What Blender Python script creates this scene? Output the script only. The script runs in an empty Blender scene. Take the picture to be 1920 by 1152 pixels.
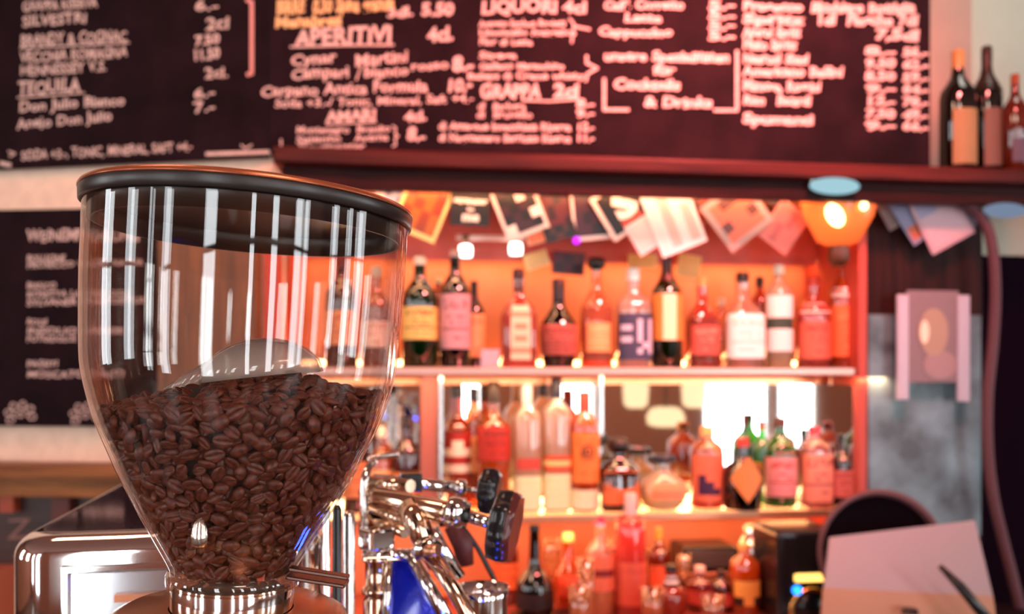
import bpy, bmesh, math, random
from mathutils import Vector, Matrix
random.seed(7)
R = math.radians
F = 1605.0                 # focal length in pixels of the 1920 wide frame
Z0 = 1.55                  # eye height
HY = 700.0                 # image row of the eye level
C = bpy.context.scene.collection
sc = bpy.context.scene

# ------------------------------------------------------------------ camera
cam_d = bpy.data.cameras.new('camera')
cam = bpy.data.objects.new('camera', cam_d); C.objects.link(cam)
cam.location = (0, 0, Z0); cam.rotation_euler = (R(90), 0, 0)
cam_d.sensor_width = 36; cam_d.lens = F/1920*36
cam_d.shift_y = (HY-576)/1920
cam_d.clip_start = 0.02; cam_d.clip_end = 60
cam_d.dof.use_dof = True; cam_d.dof.focus_distance = 0.475; cam_d.dof.aperture_fstop = 7.0
cam_d.dof.aperture_blades = 0
sc.camera = cam

# ------------------------------------------------------------------ view
sc.view_settings.view_transform = 'Standard'; sc.view_settings.look = 'None'
sc.view_settings.gamma = 1; sc.view_settings.use_curve_mapping = False
sc.view_settings.exposure = -0.12
sc.cycles.transparent_max_bounces = 32
sc.cycles.max_bounces = 10; sc.cycles.diffuse_bounces = 3; sc.cycles.glossy_bounces = 6
sc.cycles.transmission_bounces = 8
sc.cycles.sample_clamp_indirect = 6
sc.cycles.caustics_reflective = False; sc.cycles.caustics_refractive = False
sc.cycles.use_denoising = True

# ------------------------------------------------------------------ world
w = bpy.data.worlds.new('world'); sc.world = w; w.use_nodes = True
bgn = w.node_tree.nodes['Background']
bgn.inputs[0].default_value = (0.62, 0.30, 0.24, 1); bgn.inputs[1].default_value = 0.14

# ------------------------------------------------------------------ frames: B = back bar wall (turned 7 deg), L = wall left of it
class Frame:
    def __init__(s, o, deg):
        s.a = R(deg); s.o = Vector((o[0], o[1])); s.u = Vector((math.cos(s.a), math.sin(s.a))); s.n = Vector((-math.sin(s.a), math.cos(s.a)))
    def t(s, px, v=0):
        d = Vector(((px-960)/F, 1)); return (s.o.dot(s.n)+v)/d.dot(s.n)
    def P(s, px, py, v=0):
        t = s.t(px, v); return Vector(((px-960)/F*t, t, Z0+(HY-py)/F*t))
    def U(s, px, v=0):
        p = s.P(px, HY, v); return (Vector((p.x, p.y))-s.o).dot(s.u)
    def W(s, u, v, z):
        q = s.o+s.u*u+s.n*v; return Vector((q.x, q.y, z))
B = Frame((0, 2.35), 7)
pc = B.P(506, HY)
L = Frame((pc.x, pc.y), -5)
def Q(px, py, Y): return Vector(((px-960)/F*Y, Y, Z0+(HY-py)/F*Y))

# ------------------------------------------------------------------ lights
def area(name, loc, size, power, col, target=None, rot=None, spread=180):
    l = bpy.data.lights.new(name, 'AREA'); l.shape = 'RECTANGLE'; l.size, l.size_y = size; l.energy = power; l.color = col; l.spread = R(spread)
    o = bpy.data.objects.new(name, l); C.objects.link(o); o.location = loc
    if target is not None: o.rotation_euler = (Vector(target)-Vector(loc)).to_track_quat('-Z', 'Y').to_euler()
    if rot: o.rotation_euler = rot
    o['kind'] = 'helper'
    return o
# red stage lamp high over the bar that washes the chalkboard, and unseen warm area lights
area('ceiling_wash_light', B.W(0.75, -1.1, 3.0), (0.5, 0.25), 36, (1.0, 0.20, 0.18), B.W(0.45, 0, 2.3), spread=95)
area('warm_fill_light', (-0.9, 0.9, 3.1), (0.4, 0.4), 10, (1.0, 0.58, 0.38), (-0.8, 2.3, 1.9))
area('rear_fill_light', (1.6, -1.2, 3.25), (1.2, 0.6), 45, (1.0, 0.66, 0.42), (1.8, -2.9, 1.2))  # added to brighten the rear wall that the mirror reflects
area('side_fill_light', B.W(1.5, -0.3, 3.2), (0.4, 0.4), 3, (1.0, 0.92, 0.80), B.W(1.6, 0.3, 2.4))  # added to lighten the upper right wall
area('counter_fill_light', (0.5, -0.3, 3.1), (0.5, 0.5), 16, (1.0, 0.70, 0.55), (-0.2, 0.6, 1.5))

# ------------------------------------------------------------------ materials
MATS = {}
def nt(name):
    m = bpy.data.materials.new(name); m.use_nodes = True; n = m.node_tree; n.nodes.clear()
    out = n.nodes.new('ShaderNodeOutputMaterial'); return m, n, out
def plain(name, col, rough=0.5, metal=0.0, spec=0.5, bump=0, scale=60, var=0.0, coat=0, aniso=None, trans=0):
    if name in MATS: return MATS[name]
    m, n, out = nt(name); b = n.nodes.new('ShaderNodeBsdfPrincipled'); n.links.new(b.outputs[0], out.inputs[0])
    b.inputs['Base Color'].default_value = (*col, 1); b.inputs['Roughness'].default_value = rough; b.inputs['Metallic'].default_value = metal
    b.inputs['Specular IOR Level'].default_value = spec; b.inputs['Coat Weight'].default_value = coat
    if bump or var:
        tc = n.nodes.new('ShaderNodeTexCoord'); ns = n.nodes.new('ShaderNodeTexNoise'); ns.inputs['Scale'].default_value = scale; ns.inputs['Detail'].default_value = 5
        n.links.new(tc.outputs['Object'], ns.inputs['Vector'])
        if bump:
            bp = n.nodes.new('ShaderNodeBump'); bp.inputs['Strength'].default_value = bump; bp.inputs['Distance'].default_value = 0.002
            n.links.new(ns.outputs['Fac'], bp.inputs['Height']); n.links.new(bp.outputs[0], b.inputs['Normal'])
        if var:
            r = n.nodes.new('ShaderNodeValToRGB'); r.color_ramp.elements[0].position = 0.35; r.color_ramp.elements[1].position = 0.65
            r.color_ramp.elements[0].color = (*[c*(1-var) for c in col], 1); r.color_ramp.elements[1].color = (*[min(1, c*(1+var)) for c in col], 1)
            n.links.new(ns.outputs['Fac'], r.inputs[0]); n.links.new(r.outputs[0], b.inputs['Base Color'])
    MATS[name] = m; return m
def wood(name, c1, c2, rough=0.4, scale=(2, 30, 30), spec=0.5):
    if name in MATS: return MATS[name]
    m, n, out = nt(name); b = n.nodes.new('ShaderNodeBsdfPrincipled'); n.links.new(b.outputs[0], out.inputs[0])
    tc = n.nodes.new('ShaderNodeTexCoord'); mp = n.nodes.new('ShaderNodeMapping'); mp.inputs['Scale'].default_value = scale
    ns = n.nodes.new('ShaderNodeTexNoise'); ns.inputs['Scale'].default_value = 1.5; ns.inputs['Detail'].default_value = 8; ns.inputs['Distortion'].default_value = 0.6
    r = n.nodes.new('ShaderNodeValToRGB'); r.color_ramp.elements[0].position = 0.3; r.color_ramp.elements[1].position = 0.7
    r.color_ramp.elements[0].color = (*c1, 1); r.color_ramp.elements[1].color = (*c2, 1)
    n.links.new(tc.outputs['Object'], mp.inputs[0]); n.links.new(mp.outputs[0], ns.inputs['Vector']); n.links.new(ns.outputs['Fac'], r.inputs[0]); n.links.new(r.outputs[0], b.inputs['Base Color'])
    b.inputs['Roughness'].default_value = rough; b.inputs['Specular IOR Level'].default_value = spec; MATS[name] = m; return m
def facing_fac(n, base, mult=0.96, p=5):
    lw = n.nodes.new('ShaderNodeLayerWeight'); lw.inputs[0].default_value = 0.5
    a = n.nodes.new('ShaderNodeMath'); a.operation = 'POWER'; a.inputs[1].default_value = p
    m2 = n.nodes.new('ShaderNodeMath'); m2.operation = 'MULTIPLY_ADD'; m2.inputs[1].default_value = mult; m2.inputs[2].default_value = base
    m2.use_clamp = True
    n.links.new(lw.outputs['Facing'], a.inputs[0]); n.links.new(a.outputs[0], m2.inputs[0]); return m2.outputs[0]
def glass(name, tint, body=0.0, bodycol=None, refl=0.06, rough=0.02):
    """thin glass: tinted see-through, Fresnel gloss, and a share of milky body for coloured spirits"""
    if name in MATS: return MATS[name]
    m, n, out = nt(name)
    tr = n.nodes.new('ShaderNodeBsdfTransparent'); tr.inputs[0].default_value = (*tint, 1)
    cur = tr.outputs[0]
    if body:
        bc = bodycol or tint
        df = n.nodes.new('ShaderNodeBsdfDiffuse'); df.inputs[0].default_value = (*bc, 1)
        tl = n.nodes.new('ShaderNodeBsdfTranslucent'); tl.inputs[0].default_value = (*bc, 1)
        m1 = n.nodes.new('ShaderNodeMixShader'); m1.inputs[0].default_value = 0.5; n.links.new(df.outputs[0], m1.inputs[1]); n.links.new(tl.outputs[0], m1.inputs[2])
        m3 = n.nodes.new('ShaderNodeMixShader'); m3.inputs[0].default_value = body; n.links.new(cur, m3.inputs[1]); n.links.new(m1.outputs[0], m3.inputs[2]); cur = m3.outputs[0]
    gl = n.nodes.new('ShaderNodeBsdfGlossy'); gl.inputs['Roughness'].default_value = rough
    mx = n.nodes.new('ShaderNodeMixShader'); n.links.new(facing_fac(n, refl, 0.9, 4), mx.inputs[0]); n.links.new(cur, mx.inputs[1]); n.links.new(gl.outputs[0], mx.inputs[2])
    n.links.new(mx.outputs[0], out.inputs[0]); MATS[name] = m; return m
def emit(name, col, s):
    if name in MATS: return MATS[name]
    m, n, out = nt(name); e = n.nodes.new('ShaderNodeEmission'); e.inputs[0].default_value = (*col, 1); e.inputs[1].default_value = s
    n.links.new(e.outputs[0], out.inputs[0]); MATS[name] = m; return m
def hx(h):
    f = lambda v: ((v/255+0.055)/1.055)**2.4 if v > 10 else v/255/12.92
    return tuple(f(int(h[i:i+2], 16))**1.22 for i in (0, 2, 4))
def pc_(h, rough=0.5): return plain('paint_'+h, hx(h), rough)
CHROME = plain('chrome', (0.86, 0.84, 0.82), 0.07, 1.0)
STEEL = plain('brushed_steel', (0.72, 0.70, 0.68), 0.2, 1.0, bump=0.05, scale=200)
BLACKP = plain('black_plastic', (0.012, 0.011, 0.012), 0.22)
DARK = plain('dark_paint', (0.012, 0.005, 0.006), 0.7, spec=.15)
CHALK = plain('chalk', (0.66, 0.45, 0.40), 0.9, var=0.25, scale=260)
CHALKY = plain('chalk_yellow', (0.85, 0.50, 0.22), 0.9, var=0.25, scale=260)
BOARD = plain('board_paint', (0.012, 0.004, 0.006), 0.75, spec=0.08, var=0.35, scale=9)
CREAM = plain('cream_plaster', (0.84, 0.60, 0.45), 0.85, bump=0.2, scale=30, var=0.06)
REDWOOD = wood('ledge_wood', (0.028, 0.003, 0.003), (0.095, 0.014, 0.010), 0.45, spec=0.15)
BROWNWOOD = wood('brown_wood', (0.10, 0.03, 0.008), (0.34, 0.13, 0.04), 0.5, spec=.2)

# ------------------------------------------------------------------ mesh helpers
def newbm(): return bmesh.new()
def box(bm, c, s, rz=0, mi=0, bev=0, rot=None):
    r = bmesh.ops.create_cube(bm, size=1)
    vs = r['verts']; bmesh.ops.scale(bm, vec=s, verts=vs)
    if bev:
        es = list({e for v in vs for e in v.link_edges}); q = bmesh.ops.bevel(bm, geom=es, offset=bev, segments=3, affect='EDGES', profile=0.5)
        vs = list({v for f in q['faces'] for v in f.verts} | {v for v in vs if v.is_valid})
    if rot is not None: bmesh.ops.transform(bm, matrix=rot, verts=vs)
    elif rz: bmesh.ops.rotate(bm, cent=(0, 0, 0), matrix=Matrix.Rotation(rz, 3, 'Z'), verts=vs)
    bmesh.ops.translate(bm, vec=c, verts=vs)
    for f in {f for v in vs for f in v.link_faces}: f.material_index = mi
    return vs
def lathe(bm, prof, seg=32, p=2, c=(0, 0, 0), a0=0, a1=2*math.pi, mi=0, close=False, mat=None, sy=1.0, pat=None):
    full = abs(a1-a0-2*math.pi) < 1e-6; n = seg if full else seg+1; rings = []
    for r, z in prof:
        ring = []
        for i in range(n):
            a = a0+(a1-a0)*i/seg; ca, sa = math.cos(a), math.sin(a)
            k = 1 if p == 2 else 1/((abs(ca)**p+abs(sa)**p)**(1/p))
            v = Vector((c[0]+r*k*ca, c[1]+r*k*sa*sy, c[2]+z))
            if mat is not None: v = mat @ v
            ring.append(bm.verts.new(v))
        rings.append(ring)
    for j in range(len(rings)-1):
        for i in range(seg):
            i2 = (i+1) % n if full else i+1
            try: f = bm.faces.new((rings[j][i], rings[j][i2], rings[j+1][i2], rings[j+1][i]))
            except ValueError: continue
            f.smooth = True; f.material_index = mi
            if pat: f.material_index = mi+pat(j, i)
    if close:
        for ring in (rings[0], rings[-1]):
            try: f = bm.faces.new(ring); f.material_index = mi
            except ValueError: pass
    return rings
def tube(bm, pts, r, seg=12, caps=True, mi=0):
    pts = [Vector(p) for p in pts]; rings = []; up = None
    rr = r if isinstance(r, (list, tuple)) else [r]*len(pts)
    for i, p in enumerate(pts):
        d = (pts[min(i+1, len(pts)-1)]-pts[max(i-1, 0)]).normalized()
        if up is None:
            up = Vector((0, 0, 1)) if abs(d.z) < 0.9 else Vector((1, 0, 0))
        x = d.cross(up).normalized(); y = x.cross(d).normalized(); up = y
        rings.append([bm.verts.new(p+(x*math.cos(2*math.pi*k/seg)+y*math.sin(2*math.pi*k/seg))*rr[i]) for k in range(seg)])
    for j in range(len(rings)-1):
        for k in range(seg):
            f = bm.faces.new((rings[j][k], rings[j][(k+1) % seg], rings[j+1][(k+1) % seg], rings[j+1][k])); f.smooth = True; f.material_index = mi
    if caps:
        for ring in (rings[0], rings[-1]):
            f = bm.faces.new(ring); f.material_index = mi
def spline(pts, n=8):
    pts = [Vector(p) for p in pts]; o = []
    for i in range(len(pts)-1):
        a, b, c_, d = pts[max(i-1, 0)], pts[i], pts[i+1], pts[min(i+2, len(pts)-1)]
        for k in range(n):
            t = k/n; o.append(0.5*((2*b)+(-a+c_)*t+(2*a-5*b+4*c_-d)*t*t+(-a+3*b-3*c_+d)*t**3))
    o.append(pts[-1]); return o
def obj(name, bm, mats, parent=None, loc=None, rz=0, shift=None):
    """link bm as one mesh object; shift = world point to subtract when the vertices are in world coordinates"""
    if shift is not None:
        ra = parent.rotation_euler.z if parent else rz
        bmesh.ops.transform(bm, matrix=(Matrix.Translation(Vector(shift)) @ Matrix.Rotation(ra, 4, 'Z')).inverted(), verts=bm.verts)
        if not parent: loc = Vector(shift)
    bmesh.ops.recalc_face_normals(bm, faces=bm.faces)
    me = bpy.data.meshes.new(name); bm.to_mesh(me); bm.free()
    for m in (mats if isinstance(mats, (list, tuple)) else [mats]): me.materials.append(m)
    o = bpy.data.objects.new(name, me); C.objects.link(o)
    if parent: o.parent = parent
    if loc is not None: o.location = loc
    if rz: o.rotation_euler = (0, 0, rz)
    return o
def tag(o, label=None, cat=None, group=None, kind=None):
    if label: o['label'] = label
    if cat: o['category'] = cat
    if group: o['group'] = group
    if kind: o['kind'] = kind
    return o
def thing(name, label, cat, loc=(0, 0, 0), rz=0, group=None):
    o = bpy.data.objects.new(name, None); C.objects.link(o); o.empty_display_size = 0.05
    o.location = loc; o.rotation_euler = (0, 0, rz); tag(o, label, cat, group); return o
def struct(name, bm, m, fr=None, loc=None, rz=0, parent=None):
    shift = None
    if fr: c = sum((v.co for v in bm.verts), Vector())/len(bm.verts); shift = (c.x, c.y, 0); rz = fr.a
    o = obj(name, bm, m, parent, loc, rz, shift); o['kind'] = 'structure'; return o
def fbox(fr, bm, u0, u1, v0, v1, z0, z1, mi=0):
    """box in a wall frame, in world coordinates"""
    c = fr.W((u0+u1)/2, (v0+v1)/2, (z0+z1)/2); box(bm, c, (abs(u1-u0), abs(v1-v0), abs(z1-z0)), fr.a, mi)

# text: Blender's own font, jittered like handwriting, as flat strokes in local x/z
def glyph_mesh(txt, bold=0.0):
    cu = bpy.data.curves.new('t', 'FONT'); cu.body = txt; cu.size = 1; cu.resolution_u = 2; cu.offset = bold; cu.extrude = 0
    o = bpy.data.objects.new('t', cu); C.objects.link(o)
    dg = bpy.context.evaluated_depsgraph_get(); dg.update()
    me = bpy.data.meshes.new_from_object(o.evaluated_get(dg))
    vs = [v.co.copy() for v in me.vertices]; fs = [tuple(p.vertices) for p in me.polygons]
    bpy.data.objects.remove(o); bpy.data.curves.remove(cu); bpy.data.meshes.remove(me)
    return vs, fs
GC = {}
def glyph(ch, bold):
    k = (ch, bold)
    if k not in GC:
        v, f = glyph_mesh(ch, bold); w2 = glyph_mesh(ch+'l', bold)[0]; w1 = glyph_mesh('l', bold)[0]
        adv = max(p.x for p in w2)-max(p.x for p in w1) if ch != ' ' else 0.32
        GC[k] = (v, f, adv)
    return GC[k]
rt = random.Random(3)
def write(bm, txt, p0, p1, h, to_world, bold=0.02, jitter=0.05, mi=0, shear=0.08):
    """write txt along p0->p1 (2D points), cap height h, to_world maps 2D to 3D"""
    x = 0; items = []
    for ch in txt:
        if ch == ' ': x += 0.35; continue
        v, f, adv = glyph(ch, bold); items.append((v, f, x)); x += adv
    tot = max(x, 0.01); p0 = Vector(p0); p1 = Vector(p1); d = p1-p0; ln = d.length; d.normalize(); nrm = Vector((d.y, -d.x)) if True else None
    sx = ln/tot; sy = h/0.73
    for v, f, x0 in items:
        jy = rt.uniform(-1, 1)*jitter; js = 1+rt.uniform(-1, 1)*jitter*1.6; ja = rt.uniform(-1, 1)*jitter*1.2
        vv = []
        for q in v:
            gx = (q.x+x0)*sx+q.y*sy*(shear+ja); gy = (q.y*js+jy)*sy
            w2 = p0+d*gx+nrm*gy; vv.append(bm.verts.new(to_world(w2)))
        for t in f:
            try: fc = bm.faces.new([vv[i] for i in t]); fc.material_index = mi
            except ValueError: pass
def stroke(bm, pts, wd, to_world, mi=0):
    pts = [Vector(p) for p in pts]
    for a, b in zip(pts, pts[1:]):
        d = (b-a).normalized(); n_ = Vector((-d.y, d.x))*wd/2; e = d*wd*0.3
        f = bm.faces.new([bm.verts.new(to_world(q)) for q in (a-e+n_, b+e+n_, b+e-n_, a-e-n_)]); f.material_index = mi

# ================================================================== SETTING
bm = newbm(); box(bm, (1.2, -0.2, -0.02), (13.2, 7.2, 0.04)); struct('floor', bm, wood('floor_wood', (0.05, 0.02, 0.012), (0.14, 0.07, 0.04), 0.35, (3, 30, 3)))
UC = B.U(506)
zl_top = 2.128                                  # top of the long ledge
# wall behind the back bar, above the ledge and around the niche
U1 = B.U(1625); U2 = B.U(1742)
bm = newbm(); fbox(B, bm, UC, U1, 0.34, 0.40, 0, 2.10); struct('wall_niche', bm, plain('niche_orange', (0.72, 0.24, 0.12), 0.6, var=0.12, scale=5), fr=B)
bm = newbm(); fbox(B, bm, UC-0.01, U2+0.02, 0.03, 0.10, 2.05, 3.4); struct('wall_back', bm, CREAM, fr=B)
bm = newbm(); fbox(B, bm, U2-0.1, B.U(1822, .3), 0.30, 0.38, 1.9, 3.4); struct('wall_right', bm, plain('rose_plaster', (0.50, 0.30, 0.24), 0.9, var=0.08, scale=4), fr=B)
bm = newbm(); fbox(B, bm, B.U(1822, .3), B.U(1822, .3)+1.3, 0.30, 0.38, 1.9, 3.4); struct('wall_far_right', bm, plain('grey_plaster', (0.52, 0.50, 0.40), 0.9, var=0.06, scale=4), fr=B)
bm = newbm(); fbox(L, bm, -2.4, 0.0, 0.024, 0.12, 0, 3.4); struct('wall_left', bm, CREAM, fr=L)
bm = newbm(); fbox(B, bm, UC-0.02, UC+0.02, 0.02, 0.40, 0, 2.08); struct('trim_1', bm, plain('niche_red', (0.50, 0.06, 0.035), 0.5), fr=B)
bm = newbm(); fbox(B, bm, U1-0.025, U1, 0.0, 0.40, 0, 2.08); struct('trim_2', bm, MATS['niche_red'], fr=B)
# side room on the right, its darkness put into the wall colour
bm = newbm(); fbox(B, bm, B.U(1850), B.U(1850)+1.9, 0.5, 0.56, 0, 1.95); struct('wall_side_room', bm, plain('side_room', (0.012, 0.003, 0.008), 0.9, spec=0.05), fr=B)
# rear wall behind the viewer: mirrored window, plus tall ones added for reflections
def wall_with_windows(name, x0, x1, Y, wins, axis='x', z0=1.0, z1=3.0):
    bm = newbm(); g = newbm(); f = newbm()
    def bx(bm_, a0, a1, b0, b1, t, off=0):
        if axis == 'x': box(bm_, ((a0+a1)/2, Y+off, (b0+b1)/2), (a1-a0, t, b1-b0))
        else: box(bm_, (Y+off, (a0+a1)/2, (b0+b1)/2), (t, a1-a0, b1-b0))
    cur = x0
    for a, b in wins:
        bx(bm, cur, a, 0, 3.4, 0.12); bx(bm, a, b, 0, z0, 0.12); bx(bm, a, b, z1, 3.4, 0.12); cur = b
        for q in (a+.02, b-.02): bx(f, q-.025, q+.025, z0, z1, 0.07)
        for q in (z0+.02, z1-.02, (z0*0.4+z1*0.6)): bx(f, a, b, q-.025, q+.025, 0.06)
        bx(g, a, b, z0, z1, 0.012)
    bx(bm, cur, x1, 0, 3.4, 0.12)
    return struct(name, bm, plain('room_wall', (0.42, 0.15, 0.08), 0.8)), f, g
PANE = emit('daylight_pane', (0.92, 0.96, 1.0), 11.0)
FRAMEM = plain('window_frame_paint', (0.30, 0.25, 0.22), 0.5)
def mirror_x(px, Yr=-2.9, v=0.21):
    p = B.P(px, HY, v); d = Vector(((px-960)/F, 1)); n = B.n; r = d-2*d.dot(n)*n; t = (Yr-p.y)/r.y; return p.x+r.x*t
wa, wb = mirror_x(1312), mirror_x(1440); wc, wd = mirror_x(1452), mirror_x(1560)
print('mirror window', wa, wb, wc, wd)
_, f, g = wall_with_windows('wall_rear', -5.2, 7.6, -2.9, [(-4.6, -4.2), (-3.2, -2.6), (-1.0, -.45), (mirror_x(850), mirror_x(905)), (mirror_x(1040), mirror_x(1118)), (wa, wb), (wc, wd)], z0=0.30, z1=3.05)
struct('window_1', f, FRAMEM); struct('window_2', g, PANE)  # the mirrored window together with the tall ones added for reflections
_, f, g = wall_with_windows('wall_room_left', -3.0, 2.3, -5.2, [(-1.9, -1.2), (0.3, 0.9)], 'y')  # unseen side windows, put in for streaks on the hopper
struct('window_3', f, FRAMEM); struct('window_4', g, PANE)
_, f, g = wall_with_windows('wall_room_right', -3.0, 2.6, 7.6, [(-1.8, -1.1), (0.0, 0.5), (1.2, 2.2)], 'y', z0=.5)  # more unseen windows, added for hopper streaks from the right
struct('window_5', f, FRAMEM); struct('window_6', g, PANE)
bm = newbm(); box(bm, (1.2, -0.2, 3.43), (13.2, 7.4, 0.06)); struct('ceiling', bm, plain('ceiling_paint', (0.28, 0.13, 0.10), 0.9))

def mirror_pt(px, py, dist, v=0.21):
    p = B.P(px, py, v); d = p-Vector((0, 0, Z0)); n = Vector((B.n.x, B.n.y, 0)); r = (d-2*d.dot(n)*n).normalized(); return p+r*dist
for i, (px, py, w_, h_) in enumerate(((1192, 728, .17, .26), (1302, 728, .17, .26), (1248, 782, .26, .13))):
    p = mirror_pt(px, py, 3.0+.1*i); t = thing('pendant_lamp', ['cream pendant lamp behind the viewer, left in the mirror', 'cream pendant lamp behind the viewer, right in the mirror', 'low wide cream pendant lamp behind the viewer, reflected below the other two'][i], 'lamp', p, 0, 'pendant lamps reflected in the bar mirror')
    bm = newbm(); lathe(bm, [(w_*.25, h_/2), (w_*.4, h_*.4), (w_/2, 0), (w_*.46, -h_*.4), (w_*.3, -h_/2), (.0005, -h_/2)], 24); obj('shade', bm, emit('cream_lamp', (1.0, .72, .42), 1.6), t)
    bm = newbm(); tube(bm, [(0, 0, h_/2-.01), (0, 0, 3.39-p.z)], .006, 6); obj('cord', bm, BLACKP, t)

# ================================================================== BACK BAR
# long wooden ledge
t = thing('wooden_ledge', 'long dark red wooden ledge running under the big chalkboard and over the bar shelves', 'ledge', B.W(0, 0, 2.09), B.a)
bm = newbm(); u0, u1 = B.U(512, -.12), B.U(512)+3.6
box(bm, ((u0+u1)/2, -0.056, 0.008), (u1-u0, 0.166, 0.045), bev=0.01); obj('board', bm, REDWOOD, t)
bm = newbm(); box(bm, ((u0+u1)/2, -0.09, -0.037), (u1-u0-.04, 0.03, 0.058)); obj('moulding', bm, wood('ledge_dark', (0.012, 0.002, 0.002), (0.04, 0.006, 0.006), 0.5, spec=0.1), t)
ZL = 2.12
# chalkboards -----------------------------------------------------
def board_map(fr, v): return lambda q: fr.P(q[0], q[1], v)
def line(bm, fr, v, txt, x0, y0, x1, y1, h, bold=0.025, mi=0, jit=0.05):
    write(bm, txt, (x0, y0+h/2), (x1, y1+h/2), h, board_map(fr, v), bold, jit, mi)
t = thing('chalkboard', 'huge black chalkboard with handwritten drinks and prices resting above the wooden ledge', 'chalkboard', B.W(0.3, 0, ZL), B.a)
bm = newbm()
q = [B.P(x, y, 0.0) for x, y in ((506, -140), (1745, -160), (1745, 0), (506, 0))]
fbox(B, bm, UC, U2, -0.005, 0.022, 2.135, 2.78); obj('panel', bm, BOARD, t, shift=t.location)
bm = newbm(); v = -0.0065
def bl(*a, **k): line(bm, B, v, *a, **k)
bl('BIRRE  0,30 Spina grande', 518, 12, 738, 6, 26, mi=1, bold=.04); bl('Menabrea', 515, 42, 640, 36, 22, mi=1, bold=.04); bl('3dl.', 725, 22, 775, 20, 20, bold=.04); bl('5.50', 790, 18, 850, 16, 24, bold=.04)
bl('APERITIVI', 552, 70, 735, 63, 34, bold=.03); stroke(bm, [(545, 88), (640, 85), (738, 84)], 4, board_map(B, v))
bl('4cl.', 802, 64, 850, 60, 28, bold=.04)
bl('Cynar', 545, 112, 630, 106, 22); bl('Martini', 665, 112, 765, 103, 24); bl('Campari', 545, 138, 655, 133, 22); stroke(bm, [(668, 150), (678, 122)], 3, board_map(B, v)); bl('bianco', 682, 136, 766, 130, 20); bl('rosso', 770, 124, 842, 120, 17); bl('8.-', 848, 118, 888, 116, 30, bold=.04)
bl('Carpano Antica Formula', 488, 170, 802, 160, 22); bl('10.-', 835, 158, 885, 157, 26, bold=.04)
bl('Soda +3.-/ Tonic, Mineral, Saft +4.-', 515, 194, 888, 184, 16)
bl('AMARI', 612, 219, 705, 214, 22, bold=.04); stroke(bm, [(612, 233), (705, 229)], 3, board_map(B, v)); bl('4cl.', 758, 218, 800, 216, 20, bold=.04)
bl('Montenegro', 555, 244, 655, 242, 14); bl('Braulio', 668, 242, 732, 240, 13); bl('Salento', 555, 262, 640, 258, 13); bl('Averna', 665, 259, 728, 256, 13); bl('Jägermeister', 560, 277, 684, 274, 15)
stroke(bm, [(736, 236), (742, 240), (741, 252), (747, 255), (741, 259), (742, 272), (736, 275)], 3, board_map(B, v)); bl('8.-', 762, 252, 798, 252, 24, bold=.04)
stroke(bm, [(527, 262), (527, 284), (540, 284)], 3, board_map(B, v))
bl('LIQUORI', 902, 12, 1045, 10, 26, bold=.04); bl('4cl', 1055, 12, 1100, 12, 24, bold=.04)
for i, (a, b, tx) in enumerate([(43, 0, 'Amaretto Sambuca Borghetti'), (60, 0, 'Limoncello Frangelico'), (78, 0, 'Fior di Latte'), (104, 0, 'Strega'), (123, 0, 'Galliano Maraschino'), (142, 0, 'Baileys di Crema whisky')]):
    bl(tx, 898 if i != 5 else 876, a, [1060, 1080, 998, 968, 1058, 1095][i], a, 13, bold=.04)
stroke(bm, [(1068, 35), (1076, 45), (1072, 80)], 4, board_map(B, v)); stroke(bm, [(1078, 50), (1105, 55)], 5, board_map(B, v)); stroke(bm, [(1100, 105), (1100, 118), (1120, 128), (1102, 138), (1098, 152)], 5, board_map(B, v))
bl('GRAPPA', 900, 172, 1012, 170, 26, bold=.045); bl('2cl', 1038, 168, 1085, 168, 26, bold=.05); stroke(bm, [(980, 188), (1030, 190), (1085, 186)], 4, board_map(B, v))
bl('di  Barbera', 895, 198, 985, 198, 14); bl('di  Brunello', 893, 214, 998, 214, 14); bl('di Amarone Invecchiata Riserva', 822, 236, 1070, 238, 15, bold=.04); bl('di Negroamaro Barricata Riserva', 822, 257, 1070, 259, 15, bold=.04)
for i, y in enumerate((193, 212, 237, 258)): bl(['8.-', '9.-', '12.-', '11.-'][i], 1080, y, 1114, y, 15, bold=.05)
bl('Caffè Corretto', 1132, 10, 1282, 8, 17, bold=.05); bl('Latte', 1170, 32, 1240, 34, 16, bold=.05); bl('Cappuccino', 1122, 58, 1260, 60, 17, bold=.05)
bl('unsere Spezialitäten', 1132, 104, 1368, 107, 19, bold=.05); bl('für', 1225, 130, 1265, 131, 18, bold=.05); bl('Cocktails', 1150, 156, 1275, 159, 20, bold=.05); bl('& Drinks', 1208, 189, 1335, 192, 20, bold=.05)
stroke(bm, [(1133, 148), (1133, 206), (1178, 206)], 6, board_map(B, v)); stroke(bm, [(1340, 207), (1382, 207), (1382, 96)], 6, board_map(B, v))
for y in (8, 28, 46, 66): bl('5.-', 1328, y, 1378, y, 17, bold=.05)
for y, x1, tx in ((10, 1505, 'Prosecco'), (34, 1505, 'Spritz'), (58, 1500, 'Aperol Spritz'), (82, 1492, 'Hugo Spritz'), (108, 1515, 'Negroni Sbagl'), (132, 1580, 'Americano Bellini'), (160, 1538, 'Mimosa, Rossini'), (186, 1520, 'Rum   Bacardi'), (222, 1525, 'Spumanti')):
    bl(tx, 1393, y, x1, y+2, 19, bold=.06)
for y, x0, x1, tx in ((12, 1520, 1715, 'Bicchiere Bottiglia'), (36, 1530, 1720, '1dl  Flasche 7dl'), (64, 1640, 1722, '7,5dl')): bl(tx, x0, y, x1, y+2, 20, bold=.06)
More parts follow.
